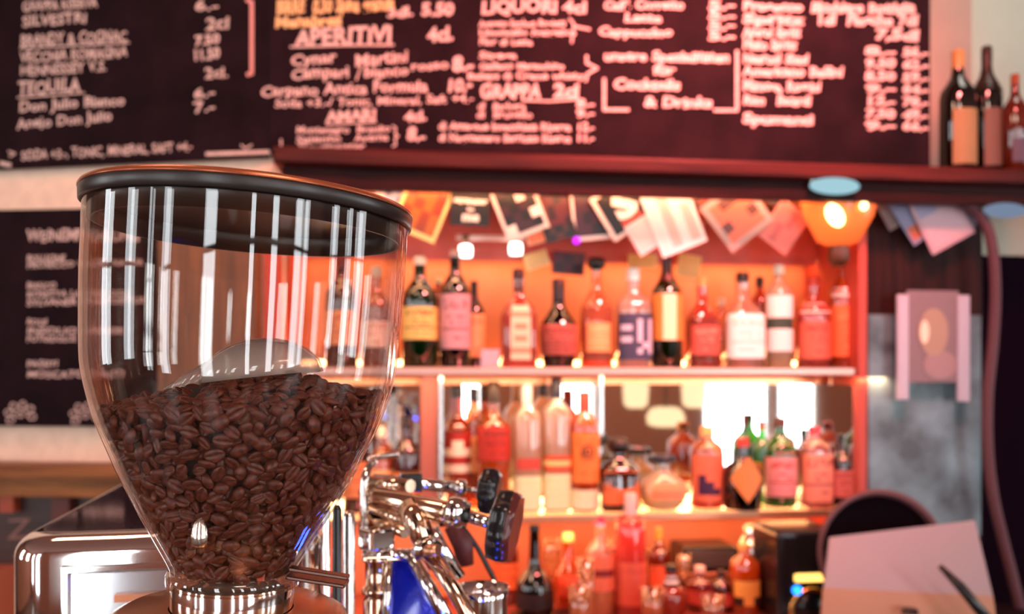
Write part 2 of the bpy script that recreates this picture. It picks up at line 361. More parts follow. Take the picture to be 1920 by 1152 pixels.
for i, y in enumerate((95, 118, 142, 164, 188, 212, 234)):
    bl(['8.-', '9.50', '8.50', '9.-', '12.-', '7.50', '9.-'][i], 1622, y, 1678, y+1, 17, bold=.06); bl(['56.-', '62.-', '59.-', '64.-', '78.-', '49.-', '66.-'][i], 1692, y+2, 1748-8, y+3, 17, bold=.06)
bmesh.ops.translate(bm, vec=(0, 0, 0), verts=bm.verts)
obj('chalk_writing', bm, [CHALK, CHALKY], t, shift=t.location)

t = thing('chalkboard', 'left black chalkboard listing cognac and tequila, hung above the cream strip of wall', 'chalkboard', L.P(250, 310, 0), L.a)
bm = newbm()
f_ = []
for vv in (0.0, 0.022):
    f_.append([bm.verts.new(L.P(x, y, vv)) for x, y in ((-120, 324), (506, 296), (506, -200), (-120, -200))])
bm.faces.new(f_[0]); bm.faces.new(f_[1][::-1])
for i in range(4): bm.faces.new((f_[0][i], f_[0][(i+1) % 4], f_[1][(i+1) % 4], f_[1][i]))
obj('panel', bm, BOARD, t, shift=t.location)
bm = newbm(); v = -0.0015
def ll(*a, **k): line(bm, L, v, *a, **k)
ll('GRAPPA RISERVA', 42, 12, 182, 4, 18); ll('SILVESTRI', 42, 40, 162, 32, 20); ll('BRANDY & COGNAC', 38, 76, 238, 66, 22); stroke(bm, [(38, 90), (242, 80)], 3, board_map(L, v))
ll('VECCHIA ROMAGNA', 38, 107, 238, 96, 20); ll('HENNESSEY V.S.', 38, 132, 200, 122, 20)
ll('TEQUILA', 33, 165, 150, 158, 26); stroke(bm, [(33, 183), (158, 174)], 3, board_map(L, v))
ll('Don Julio Blanco', 35, 199, 234, 187, 20); ll('Anejo Don Julio', 32, 232, 210, 215, 20)
ll('SODA +3.-, TONIC, MINERAL, SAFT +4.-', 40, 291, 360, 274, 18); stroke(bm, [(16, 284), (28, 288), (18, 294)], 3, board_map(L, v)); stroke(bm, [(2, 306), (18, 310)], 8, board_map(L, v))
ll('6.-', 365, 12, 410, 8, 20); ll('2cl', 385, 45, 430, 42, 24); ll('7.50', 365, 76, 412, 72, 18, bold=.04); ll('11.50', 362, 104, 412, 98, 20, bold=.04); ll('2cl.', 384, 137, 428, 135, 20); ll('6.-', 363, 176, 404, 172, 20); ll('7.-', 363, 203, 404, 198, 20)
stroke(bm, [(463, 0), (472, 4), (472, 138), (464, 140)], 7, board_map(L, v), 1)
stroke(bm, [(388, 289), (504, 285)], 7, board_map(L, v)); stroke(bm, [(452, 272), (460, 279), (472, 272)], 3, board_map(L, v))
obj('chalk_writing', bm, [CHALK, plain('chalk_pink', (0.75, 0.30, 0.27), 0.9)], t, shift=t.location)

t = thing('chalkboard', 'smaller black wine chalkboard with drawn flowers, low on the left cream wall', 'chalkboard', L.P(150, 800, 0), L.a)
bm = newbm(); fbox(L, bm, L.U(-80), L.U(296), -0.004, 0.02, L.P(150, 800).z, L.P(150, 392).z); obj('panel', bm, BOARD, t, shift=t.location)
bm = newbm(); v = -0.0055
ll('WEINEMPFEHLUNG', 50, 442, 262, 440, 22); ll('BOLLICINE', 50, 484, 122, 484, 12); ll('PROSECCO VALDO NATUR', 50, 497, 268, 491, 12)
ll('BIANCO', 50, 536, 105, 536, 12); ll('ROSETTA LANGHE DOC', 50, 552, 245, 549, 12); ll('SYLVANER PRAEPOSITUS', 50, 568, 272, 562, 12)
ll('ROSSI', 50, 604, 88, 604, 12); ll('INSOLIO ARNEIS', 50, 620, 232, 620, 12); ll('POTRADOLCE', 50, 635, 142, 635, 12)
ll('PASSITI', 50, 682, 108, 682, 12); ll("MOSCATO D'ASTI", 50, 702, 232, 702, 13)
obj('chalk_writing', bm, CHALK, t, shift=t.location)
for fx, fy in ((38, 778), (160, 780), (262, 780)):
    bm = newbm()
    for k in range(8):
        a = k*math.pi/4+0.2; c0 = Vector((fx+math.cos(a)*21, fy+math.sin(a)*17)); d = Vector((math.cos(a), math.sin(a))); e = Vector((-d.y, d.x))
        pts = [c0-d*8, c0-d*2+e*6, c0+d*6+e*5, c0+d*9, c0+d*6-e*5, c0-d*2-e*6, c0-d*8]
        if max(p.y for p in pts) < 799: stroke(bm, pts, 2.5, board_map(L, v))
    stroke(bm, [(fx+6*math.cos(k), fy+5*math.sin(k)) for k in [i*math.pi/4 for i in range(9)]], 2.5, board_map(L, v))
    obj('chalk_flower', bm, CHALK, t, shift=t.location)

bm = newbm(); fbox(L, bm, L.U(303), -0.03, -0.02, 0.018, L.P(400, 862, 0).z, L.P(400, 352, 0).z)
tag(obj('wall_cupboard', bm, wood('cupboard_brown', (.11, .04, .014), (.30, .11, .035), .45, (30, 30, 3)), None, None, L.a, (L.P(400, 700).x, L.P(400, 700).y, L.P(400, 862).z)), 'flat brown wooden cupboard door seen through the hopper between wine chalkboard and bar niche', 'cupboard')
# left wooden rail and dark panelling
t = thing('wooden_rail', 'brown wooden rail along the left wall below the wine chalkboard', 'rail', L.P(100, 925, 0), L.a)
bm = newbm(); fbox(L, bm, L.U(-120), -0.02, -0.07, 0.02, L.P(100, 925, 0).z, L.P(100, 868, 0).z); obj('beam', bm, BROWNWOOD, t, shift=t.location)
bm = newbm(); fbox(L, bm, L.U(-120), -0.02, -0.085, 0.02, L.P(100, 900, -.08).z, L.P(100, 882, -.08).z); obj('moulding', bm, BROWNWOOD, t, shift=t.location)
t = thing('sign_panel', 'dark wooden panel lettered in faded grey under the brown wall rail', 'sign', L.P(100, 1100, -0.01), L.a)
bm = newbm(); fbox(L, bm, L.U(-120), -0.02, -0.02, 0.018, Z0-.66, L.P(100, 928, 0).z); obj('panel', bm, wood('panel_dark', (0.018, 0.006, 0.005), (0.06, 0.02, 0.012), 0.4), t, shift=t.location)
bm = newbm(); v = -0.0225; write(bm, 'Z', (12, 1012), (58, 1010), 40, board_map(L, v), 0.0, 0.0); stroke(bm, [(28, 1045), (42, 1040)], 4, board_map(L, v))
obj('lettering', bm, plain('faded_letter', (0.25, 0.12, 0.10), 0.8), t, shift=t.location)
bm = newbm(); fbox(L, bm, L.U(-120), L.U(40), -0.25, -0.024, 0, L.P(20, 1100, -.25).z)
tag(obj('wooden_chest', bm, plain('crate_red', (0.45, 0.14, 0.07), 0.6)), 'reddish wooden chest top at the lower left corner beside the espresso machine', 'chest')
for i, (a, b_, y0, y1, mt) in enumerate([(22, 48, 930, 962, 'b0522c'), (118, 150, 935, 985, '6a2a18')]):
    bm = newbm(); p = L.P((a+b_)/2, y0, -.05); fbox(L, bm, L.U(a), L.U(b_), -0.05, -0.022, L.P(a, y1, -.05).z, p.z)
    tag(obj('paper_note', bm, pc_(mt)), ['small rust paper note pinned under the wooden rail near the picture edge', 'dark brown paper note pinned under the wooden rail nearer the espresso machine'][i], 'note', 'notes under the wooden rail')

# shelves ---------------------------------------------------------
ZT = Z0+(700-690)/F*2.35; ZM = Z0+(700-968)/F*2.35; ZC = Z0-0.675
GL_SHELF = glass('shelf_glass', (0.96, 0.93, 0.90), 0.25, (0.9, 0.75, 0.65), 0.14, 0.08)
US0, US1 = UC+0.03, U1-0.03
t = thing('glass_shelf', 'upper glass bar shelf edged with steel, holding the top row of bottles', 'shelf', B.W((US0+US1)/2, 0.15, ZT-.014), B.a)
bm = newbm(); box(bm, (0, 0.02, 0.006), (US1-US0, 0.29, 0.012)); obj('glass_panel', bm, GL_SHELF, t)
bm = newbm(); box(bm, (0, -0.135, 0.004), (US1-US0, 0.012, 0.022), bev=0.003); obj('edge_rail', bm, plain('rail_rose', (.62, .36, .30), .38, .9, bump=.5, scale=14), t)
t = thing('glass_shelf', 'lower glass bar shelf in front of the mirror, holding the second row of bottles', 'shelf', B.W((US0+US1)/2, 0.15, ZM-.014), B.a)
bm = newbm(); box(bm, (0, 0.02, 0.006), (US1-US0, 0.29, 0.012)); obj('glass_panel', bm, GL_SHELF, t)
bm = newbm(); box(bm, (0, -0.135, 0.002), (US1-US0, 0.012, 0.02), bev=0.003); obj('edge_rail', bm, plain('copper_edge', (0.75, 0.35, 0.2), 0.3, 0.8), t)
# mirror
t = thing('bar_mirror', 'large mirror behind the second bottle row reflecting the bright window', 'mirror', B.W((US0+US1)/2, 0.215, ZM), B.a)
bm = newbm(); box(bm, (0, 0.0, (ZT-ZM)/2-.02), (US1-US0, 0.01, ZT-ZM-0.05)); obj('mirror_pane', bm, plain('mirror', (0.93, 0.90, 0.86), 0.03, 1.0), t)
bm = newbm()
for zz in (0.006, ZT-ZM-0.046): box(bm, (0, -0.006, zz+0.006), (US1-US0, 0.012, 0.018))
obj('frame', bm, plain('copper_edge', (0.75, 0.35, 0.2), 0.3, 0.8), t)
bm = newbm(); box(bm, (0, 0, (ZT-ZM)/2-.02), (.006, .19, ZT-ZM-.06)); p = B.W(U1-.0285, .115, ZM)
tag(obj('side_mirror', bm, MATS['mirror'], None, p, B.a), 'narrow mirror lining the right side of the niche between the shelves', 'mirror')
# salmon upright and steel uprights
t = thing('shelf_upright', 'flat rust-coloured upright with a bright steel edge between the two glass shelves', 'shelf support', B.P(806, 960, 0.06), B.a)
hh = ZT-ZM-.014; t.location.z = ZM
bm = newbm(); box(bm, (0, 0.02, hh/2), (0.050, 0.02, hh)); obj('board', bm, plain('rust_board', (0.40, 0.12, 0.08), 0.45), t)
bm = newbm(); box(bm, (0.031, 0.012, hh/2), (0.010, 0.03, hh)); obj('steel_edge', bm, STEEL, t)
for i, px in enumerate((1127, 1560)):
    bm = newbm(); box(bm, (0, 0, hh/2), (0.010, 0.012, hh)); p = B.P(px, 900, 0.16)
    tag(obj('shelf_post', bm, STEEL, None, (p.x, p.y, ZM), B.a), ['thin steel post between the glass shelves beside the dark decanter', 'thin steel post between the glass shelves beside the pink gin bottle'][i], 'shelf post')
# red header panel at the top of the niche with a light strip beneath it
zr = B.P(960, 476, 0.22).z
t = thing('header_panel', 'red panel across the top of the bar niche behind the postcards', 'panel', B.W((US0+US1)/2, 0.24, zr), B.a)
bm = newbm(); box(bm, (0, 0.01, (2.05-zr)/2), (US1-US0, 0.02, 2.05-zr)); obj('board', bm, plain('header_red', (0.62, 0.10, 0.07), 0.45, var=0.15, scale=6), t)
bm = newbm(); box(bm, (0, 0.03, -0.004), (US1-US0-.02, 0.022, 0.008)); obj('light_strip', bm, emit('led_orange', (1.0, 0.50, 0.18), 18.0), t)
bm = newbm(); box(bm, (0, 0.012, -0.008), (US1-US0, 0.006, 0.022)); obj('lip', bm, MATS['header_red'], t)
bm = newbm(); box(bm, (0, 0.03, 0.010), (US1-US0-.02, 0.03, 0.018)); obj('strip_housing', bm, STEEL, t)
# light strips: under the ledge, behind the shelves
def strip(u0, u1, v, z, s, col, lab, h=0.012, rot=0):
    t = thing('light_strip', lab, 'light strip', B.W((u0+u1)/2, v, z), B.a)
    bm = newbm(); box(bm, (0, 0, 0), (u1-u0, 0.014, h)); obj('diffuser', bm, emit('led_%s' % lab[:14], col, s), t)
    bm = newbm(); box(bm, (0, 0.012, 0), (u1-u0, 0.010, h+.006)); obj('housing', bm, STEEL, t); return t
strip(US0+.02, US1-.02, 0.172, ZM+0.012, 18, (1.0, 0.60, 0.25), 'warm light strip at the back of the lower glass shelf behind the bottles', 0.018)
strip(US0+.02, US1-.02, 0.27, ZM-0.035, 24, (1.0, 0.36, 0.13), 'orange light strip under the lower glass shelf', 0.016)
strip(US0+.02, US1-.02, 0.28, ZT+0.016, 9, (1.0, 0.55, 0.22), 'orange light strip at the back of the upper glass shelf behind the bottles', 0.014)
# counter of the back bar
bm = newbm(); fbox(B, bm, UC+.03, U1-.03, -0.25, 0.33, ZC-0.04, ZC); tag(obj('back_counter', bm, plain('back_counter_top', (0.30, 0.07, 0.045), 0.25)), 'reddish worktop of the back bar carrying the lowest row of bottles', 'worktop')
bm = newbm(); fbox(B, bm, UC+.03, U1-.04, -0.22, 0.32, 0, ZC-0.04); tag(obj('back_bar_cabinet', bm, DARK), 'dark cabinet under the back bar worktop', 'cabinet')
bm = newbm(); fbox(B, bm, U1-.025, U1+0.5, -0.62, -.02, ZC-0.04, ZC); tag(obj('side_counter', bm, DARK), 'black worktop in front of the pillar carrying the pale papers', 'worktop')
bm = newbm(); fbox(B, bm, U1-.02, U1+0.48, -0.60, -.03, 0, ZC-0.04); tag(obj('side_cabinet', bm, DARK), 'black cabinet in front of the pillar', 'cabinet')
# soft light aimed at the fronts of the bottles from the ledge
area('ledge_light', B.W(0.12, -0.03, 2.062), (1.85, 0.03), 5, (1.0, 0.42, 0.22), B.W(0.12, 0.25, 1.45))
area('shelf_under_light', B.W(0.2, 0.0, ZT-0.03), (1.8, 0.03), 4, (1.0, 0.55, 0.28), B.W(0.2, 0.12, 1.15))
area('lower_shelf_light', B.W(0.2, -0.0, ZM-0.03), (1.8, 0.03), 5, (1.0, 0.38, 0.20), B.W(0.2, 0.12, 0.85))

# ------------------------------------------------------------------ bottles
PROF = {   # (height share, radius share)
 'wine': [(0, .9), (.01, 1), (.62, 1), (.68, .93), (.74, .62), (.79, .40), (.84, .33), (.97, .31), (1, .31)],
 'whisky': [(0, .93), (.012, 1), (.60, 1), (.66, .94), (.71, .6), (.75, .38), (.80, .36), (.97, .34), (1, .34)],
 'bulb': [(0, .72), (.02, .8), (.25, .98), (.40, 1), (.50, .92), (.60, .60), (.68, .38), (.74, .32), (.97, .30), (1, .30)],
 'long': [(0, .95), (.012, 1), (.30, 1), (.38, .88), (.46, .55), (.54, .34), (.62, .28), (.97, .26), (1, .26)],
 'squat': [(0, .95), (.015, 1), (.52, 1), (.62, .78), (.70, .36), (.76, .30), (.97, .30), (1, .30)],
 'tall': [(0, .93), (.01, 1), (.70, 1), (.76, .9), (.82, .48), (.86, .38), (.98, .36), (1, .36)],
 'round': [(0, .6), (.02, .7), (.2, .98), (.38, 1), (.52, .85), (.64, .45), (.72, .33), (.97, .33), (1, .33)],
}
def rad(prof, s):
    for (a, ra), (b, rb) in zip(prof, prof[1:]):
        if a <= s <= b: return ra+(rb-ra)*(s-a)/max(b-a, 1e-6)
    return prof[-1][1]
def bottle(px, ytop, w, z, v, shape, label, gcol, lcol=None, fill=0.6, cap='101010', capf=0.10, lab=None, nlab=None, p=2, group=None, body=0.25, foil=0, stopper=False, fr=B, kindname='liquor_bottle', gname=None, cat='bottle', pat=None, extra=None, lbody=0.75):
    if z == ZM: v = min(v, .15)
    t_ = fr.t(px, v); s = t_/F; P = fr.P(px, 700, v); H = Z0+(700-ytop)*s-z; r = w/2*s
    t = thing(kindname, label, cat, (P.x, P.y, z+.0005), fr.a+random.uniform(-.1, .1) if p == 2 else fr.a, group)
    prof = PROF[shape]; capz = 1-capf
    gm = glass('glass_'+gcol+'_%d' % int(body*100), hx(gcol), body, hx(gcol), 0.12, 0.03)
    k = 1.12 if p > 2 else 1
    pr = [(0.001, 0.0)]+[(rr*r, zz*H) for zz, rr in prof if zz < capz]+[(rad(prof, capz)*r, capz*H)]
    bm = newbm(); lathe(bm, pr, 24, p); obj('body', bm, gm, t)
    if lcol:
        pr2 = [(0.001, .006)]+[(rr*r*.92, max(zz*H, .006)) for zz, rr in prof if zz < fill]+[(rad(prof, fill)*r*.92, fill*H), (0.001, fill*H)]
        bm = newbm(); lathe(bm, pr2, 20, p); obj('liquid', bm, glass('liquid_'+lcol+'_%d' % int(lbody*100), hx(lcol), lbody, hx(lcol), 0.04, 0.1), t)
    cr = rad(prof, .95)*r*1.12
    bm = newbm()
    if stopper:
        lathe(bm, [(cr*.7, (capz-.01)*H), (cr*.7, capz*H), (cr*1.5, (capz+.02)*H), (cr*1.7, (capz+capf*.5)*H), (cr*1.3, (capz+capf*.9)*H), (0.0005, H)], 16, 2)
    else:
        lathe(bm, [(cr, (capz-.005)*H), (cr, .985*H), (cr*.85, H), (0.0005, H)], 16, 2)
    obj('stopper' if stopper else 'cap', bm, pc_(cap, .35), t)
    if foil:
        bm = newbm(); lathe(bm, [(rad(prof, max(capz-foil, 0)+(i/4)*foil)*r*1.05, (capz-foil+foil*i/4)*H) for i in range(5)], 16, 2); obj('neck_foil', bm, pc_(cap, .35), t)
    def mk(name, l):
        z0_, z1_, ang, ca, cb, pt = l
        if pt in (PT, PT2, PT3):
            q = random.Random(label); pt = []
            for kk in range(18):
                if kk in (2, 3, 4): pt.append('...'+''.join('#' if q.random() < .62 else '.' for _ in range(12))+'...')
                elif kk in (7, 9, 14): pt.append('.....'+''.join('#' if q.random() < .55 else '.' for _ in range(8))+'.....')
                elif kk == 11 and q.random() < .5: pt.append('.'*2+'#'*14+'.'*2)
                else: pt.append('.'*18)
            cb = '%02x%02x%02x' % tuple(int(int(ca[i:i+2], 16)*.45+int(cb[i:i+2], 16)*.55) for i in (0, 2, 4))
        rows = len(pt); cols = len(pt[0]); bm = newbm()
        prl = [(rad(prof, z0_+(z1_-z0_)*j/rows)*r*1.02+.0006, (z0_+(z1_-z0_)*j/rows)*H) for j in range(rows+1)]
        seg = cols*max(1, 12//cols); m_ = seg//cols
        lathe(bm, prl, seg, p, a0=-math.pi/2-ang/2*1.0, a1=-math.pi/2+ang/2, pat=lambda j, i: 1 if pt[rows-1-j][i//m_] == '#' else 0)
        return obj(name, bm, [pc_(ca, .6), pc_(cb, .6)], t)
    if lab: mk('label', lab)
    if nlab: mk('neck_label', nlab)
    if extra: extra(t, H, r)
    return t
PT = ['......', '.####.', '......', '.#..#.', '..##..', '......']
PT2 = ['......', '.####.', '......']
PT3 = ['........', '..####..', '.######.', '.######.', '..####..', '........', '.######.', '........']
PT4 = ['......', '######', '......', '.####.', '......', '.####.', '......', '######', '......']
A1 = 2.6
TS = 'bottles on the upper glass shelf'; MS = 'bottles on the lower glass shelf'; BS = 'bottles on the back bar worktop'; LS = 'wine bottles on the wooden ledge'
# upper shelf, left to right
bottle(640, 480, 60, ZT, .12, 'wine', 'amber bottle on the upper shelf seen through the hopper glass', '8a3a18', 'a04818', cap='7a1a10', lab=(.2, .5, A1, 'd8a070', '803020', PT), group=TS)
bottle(705, 500, 55, ZT, .14, 'whisky', 'clear bottle on the upper shelf seen through the right side of the hopper', 'e8c8b0', 'c06030', cap='e0d0c0', lab=(.2, .45, A1, 'e8d8c8', 'a04030', PT), group=TS)
bottle(787, 482, 66, ZT, .09, 'wine', 'dark green bottle with a broad yellow label, first right of the hopper rim', '1c5a20', '150806', .6, 'e8e0c8', .07, (.25, .54, A1, 'e8c878', '5a3810', PT), body=.35, group=TS)
bottle(822, 520, 40, ZT, .20, 'wine', 'golden bottle behind the yellow and the pale tall label on the upper shelf', 'd09030', 'd07018', .7, 'f0d8a0', .06, (.2, .5, A1, 'e8a050', 'c06020', PT2), group=TS)
bottle(853, 470, 58, ZT, .09, 'wine', 'tall black wine bottle with a tall pale pink label on the upper shelf', '180808', '100404', .6, 'e0b0a0', .05, (.16, .62, A1, 'cfa0a4', '8a5058', PT), body=.6, group=TS, foil=.0)
bottle(889, 528, 40, ZT, .16, 'wine', 'dark red bottle with a cream label half hidden behind the tall pale pink label', '480a0a', '300606', .6, '200808', .05, (.12, .62, A1, 'e8b080', 'c08050', PT2), body=.5, group=TS, foil=.2)
bottle(972, 505, 66, ZT, .09, 'squat', 'square clear bottle of red spirit with a brown cap and a cream vertical label', 'f0a890', 'd85838', .60, '40140c', .10, (.08, .62, 1.0, 'f4d8b8', 'e8a080', PT4), p=5, body=.25, group=TS, foil=.14, lbody=.6)
bottle(1047, 524, 72, ZT, .09, 'bulb', 'round-bellied black bottle with a pink label on the upper shelf', '1a0606', '140404', .5, '3a0c0c', .12, (.14, .48, A1, 'c06858', '702828', PT3), body=.6, group=TS, foil=.12)
bottle(1118, 482, 62, ZT, .10, 'squat', 'ornate clear decanter of golden spirit with a black cork on the upper shelf', 'f4d0a8', 'e88038', .55, '181008', .12, (.14, .40, 1.6, 'f0b078', 'f8e0b0', PT2), body=.2, group=TS, stopper=True, lbody=.55)
bottle(1187, 504, 62, ZT, .09, 'whisky', 'clear square bottle with a dark blue and white label and a white cap', 'f0e8e4', 'f0b090', .45, 'f4f0ec', .12, (.08, .54, 2.4, '4c4c68', 'd8d0e0', ['........', '....#.#.', '.##.#.#.', '....#.#.', '.##.#.#.', '.....##.', '....#.#.', '........']), p=4, body=.35, group=TS)
bottle(1250, 476, 58, ZT, .08, 'wine', 'tall green wine bottle with an orange and cream label on the upper shelf', '2c4210', '3a3a0c', .6, '602018', .06, (.24, .64, A1, 'e89848', 'fff0c8', ['..##..']*6), body=.4, group=TS, foil=.18)
bottle(1316, 520, 56, ZT, .10, 'squat', 'small bottle of red spirit with a pink label and a golden cap', 'f0a088', 'b01818', .55, 'e8b070', .10, (.14, .46, 2.0, 'd06858', 'f0c0a0', PT2), p=4, body=.25, group=TS)
bottle(1352, 560, 40, ZT, .2, 'whisky', 'short clear bottle behind the red spirit on the upper shelf', 'f4c8a0', 'e87838', .5, 'f0e0c8', .10, (.2, .4, A1, 'f8e8d0', 'e0a070', PT2), group=TS, body=.2)
bottle(1392, 512, 70, ZT, .09, 'squat', 'broad bottle with a large white label and a black cap on the upper shelf', 'f4e0d0', 'e88a50', .5, '20140c', .10, (.10, .56, 2.4, 'f8f4ee', 'e8d0c0', PT3), p=4, body=.3, group=TS)
bottle(1424, 520, 36, ZT, .18, 'tall', 'slim brown-capped bottle behind the broad white label', 'e08850', 'd06030', .7, '401810', .10, (.2, .5, A1, 'f0c090', 'b06030', PT2), group=TS)
bottle(1460, 498, 50, ZT, .09, 'tall', 'slim bottle with a white label crossed by a green band', 'f0f0e0', 'f0c070', .4, 'f0ead8', .08, (.16, .70, A1, 'f0f0ea', '485848', ['......', '......', '######', '......', '......']), body=.35, group=TS)
bottle(1525, 520, 62, ZT, .09, 'whisky', 'rose-coloured bottle with a white neck band on the upper shelf', 'f09080', 'e05838', .55, 'd05040', .10, (.10, .50, A1, 'e07860', 'b04038', PT3), (.60, .70, A1, 'fff0ea', 'fff0ea', ['....']), body=.3, group=TS)
bottle(1580, 478, 54, ZT, .10, 'wine', 'tall orange bottle with a white neck band at the right end of the upper shelf', 'f07838', 'e86028', .6, 'e08050', .12, (.10, .55, A1, 'ee8450', 'f8b080', PT2), (.62, .70, A1, 'f0dcd8', 'f0dcd8', ['....']), body=.45, group=TS)
# lower shelf
bottle(762, 790, 50, ZM, .10, 'wine', 'dark red bottle at the left end of the lower shelf by the rust upright', '8a1c18', '701010', .6, '301010', .08, (.15, .45, A1, 'e89058', 'a04020', PT2), group=MS, body=.4)
bottle(858, 722, 52, ZM, .16, 'whisky', 'black-capped bottle with a banded red label on the lower shelf by the rust upright', 'e88050', 'e07840', .6, '180808', .10, (.30, .62, A1, 'a83020', 'f8e8d0', ['......', '..##..', '######', '......', '######']), group=MS, body=.3)
bottle(891, 728, 28, ZM, .22, 'tall', 'small dark-capped bottle behind the banded red label on the lower shelf', 'f0b890', 'e08048', .7, '40100c', .12, (.3, .6, A1, 'e8a068', 'c05030', PT2), group=MS)
bottle(925, 716, 62, ZM, .09, 'whisky', 'amber bottle with a wide red plaque label on the lower shelf', 'f0a048', 'f09838', .6, '503008', .16, (.40, .66, 2.7, 'b83418', '501008', PT3), group=MS, body=.3, lbody=.5)
bottle(988, 720, 50, ZM, .09, 'tall', 'frosted square bottle with a pale cap, left one of the frosted pair', 'f4dcc8', 'f0f0c0', .28, 'f4e8e0', .16, (.02, .28, 3.0, 'f0ecc0', 'e8e0a8', PT2), (.33, .42, 1.6, 'c85848', 'c85848', ['....']), group=MS, p=4, body=.55)  # glow of the lit bottle base put into the cream lower label
bottle(1043, 708, 50, ZM, .09, 'tall', 'frosted square bottle with a dark purple cap, right one of the frosted pair', 'f4dcc8', 'f0f0c0', .28, '2a1030', .16, (.02, .28, 3.0, 'f0ecc0', 'e8e0a8', PT2), (.30, .42, 2.6, 'd86840', 'f8d090', ['....', '####', '....']), group=MS, p=4, body=.55)  # cream lower label again carries the base glow in its colour
def emblem51(t, H, r):
    bm = newbm(); tw = lambda q: Vector((q[0], -r*1.03-.0012-.0*q[0], q[1]))
    z = .50*H; rr = r*.42
    stroke(bm, [(rr*math.cos(a*math.pi/8), z+rr*math.sin(a*math.pi/8)) for a in range(17)], .0045, tw)
    write(bm, '51', (-rr*.6, z-rr*.45), (rr*.6, z-rr*.45), rr*.9, lambda q: tw((q[0], 2*(z-rr*.45)-q[1])), .05, 0, shear=0)
    obj('emblem', bm, pc_('401010'), t)
bottle(1096, 735, 54, ZM, .08, 'tall', 'orange bottle with a red cap and a dark ringed 51 emblem on the lower shelf', 'f08838', 'f08030', .70, 'c04830', .17, (.24, .66, 2.4, 'f09048', 'd86828', PT2), (.02, .18, 2.8, 'f4ecc8', 'f0d8a0', PT2), group=MS, body=.4, extra=emblem51)
bottle(1160, 820, 72, ZM, .08, 'squat', 'dark brown flask with a round stopper and an orange arched label', '702018', '501008', .6, '301008', .22, (.10, .55, 2.0, 'e88048', 'e88048', ['......']), group=MS, p=4, body=.4, stopper=True)
bottle(1242, 852, 92, ZM, .08, 'round', 'squat clear decanter with a dark blue stopper glowing on the lower shelf', 'fff0dc', 'fff0c8', .5, '1c2040', .16, (.22, .50, 1.4, 'f0a078', 'e08858', PT2), group=MS, body=.6, stopper=True, lbody=.7)
bottle(1325, 800, 62, ZM, .10, 'tall', 'salmon-labelled bottle with a purple corner mark on the lower shelf', 'f09060', 'e87040', .6, 'f0b078', .12, (.08, .66, 2.8, 'e88060', '4c1c50', ['......', '......', '......', '.#....', '.##...', '.###..', '......']), group=MS, body=.4)
def diamond(t, H, r):
    bm = newbm(); n = 8; y = -r*1.03-.001; zc = .44*H; a = r*.95; b_ = .33*H
    # bent diamond label on the round body
    vs = {}
    def pt(x, z): th = x/r; return bm.verts.new((r*1.035*math.sin(th), -r*1.035*math.cos(th), z))
    for i in range(-6, 6):
        x0 = a*i/6; x1 = a*(i+1)/6; h0 = b_*(1-abs(x0)/a); h1 = b_*(1-abs(x1)/a)
        q = [pt(x0, zc-h0), pt(x1, zc-h1), pt(x1, zc+h1), pt(x0, zc+h0)]
        try: bm.faces.new(q)
        except ValueError: pass
    bmesh.ops.remove_doubles(bm, verts=bm.verts, dist=1e-5)
    obj('diamond_label', bm, pc_('e89858', .6), t)
bottle(1392, 822, 70, ZM, .05, 'squat', 'black bottle with an orange diamond label on the lower shelf', '0c0608', '080404', .6, 'c04030', .12, group=MS, body=.7, extra=diamond)
bottle(1428, 790, 36, ZM, .15, 'wine', 'green-necked bottle behind the diamond label', '30c850', '20a830', .5, 'c06038', .10, (.2, .5, A1, 'e8a050', 'c07030', PT2), group=MS, body=.4)
bottle(1462, 784, 62, ZM, .09, 'wine', 'green bottle with a pale pink label on the lower shelf', '30b840', 'a09820', .3, '603020', .10, (.12, .56, 2.7, 'e8a0a0', 'c04848', PT3), (.60, .70, 1.4, 'b02820', 'b02820', ['....']), group=MS, body=.4)
bottle(1527, 800, 56, ZM, .09, 'tall', 'pink gin bottle with a pale square shoulder on the lower shelf', 'f0a8a0', 'e88878', .6, 'c04858', .10, (.06, .66, 2.6, 'f0a088', '904040', PT3), group=MS, p=4, body=.5)
bottle(1578, 815, 46, ZM, .09, 'whisky', 'dark red bottle with a pink label at the right end of the lower shelf', '701018', '500808', .6, '200808', .10, (.12, .50, A1, 'd88078', 'a04040', PT2), group=MS, body=.5)
# worktop row
bottle(1002, 985, 72, ZC+.03, -.05, 'long', 'black long-necked bottle standing on the black bar mat', '0c0404', '080202', .4, '100606', .06, (.08, .26, A1, '2a0c0c', '6a3028', PT2), group=BS, body=.75)
bottle(950, 975, 44, ZC, .16, 'wine', 'reddish bottle behind the black long-necked bottle', 'c04028', 'a83018', .6, 'e8d0c8', .1, (.2, .5, A1, 'e08050', 'a04028', PT2), group=BS)
bottle(1065, 1000, 60, ZC, .04, 'round', 'round amber bottle right of the black long-necked bottle', 'f0a038', 'f09828', .5, 'f0d080', .1, (.25, .5, 1.8, 'd85838', 'f0a060', PT2), group=BS, body=.25, lbody=.5)
bottle(1125, 968, 56, ZC, .02, 'whisky', 'clear bottle with a salmon label and a dark stripe on the worktop', 'f4c8b0', 'f8f0c0', .3, 'c84868', .10, (.26, .62, 2.8, 'e88868', '902828', ['......', '......', '.####.', '......', '......']), group=BS, body=.3)
bottle(1182, 925, 58, ZC, .0, 'tall', 'tall pinkish clear bottle on the worktop', 'f4a090', 'e87058', .75, 'f0c8c0', .18, (.10, .45, 2.6, 'e07058', 'd05848', PT2), group=BS, body=.3)
bottle(1235, 990, 40, ZC, .14, 'wine', 'gold-capped bottle behind the pink bottles on the worktop', 'd06030', 'c05028', .6, 'f0b040', .16, (.2, .5, A1, 'e87850', 'b04028', PT2), group=BS)
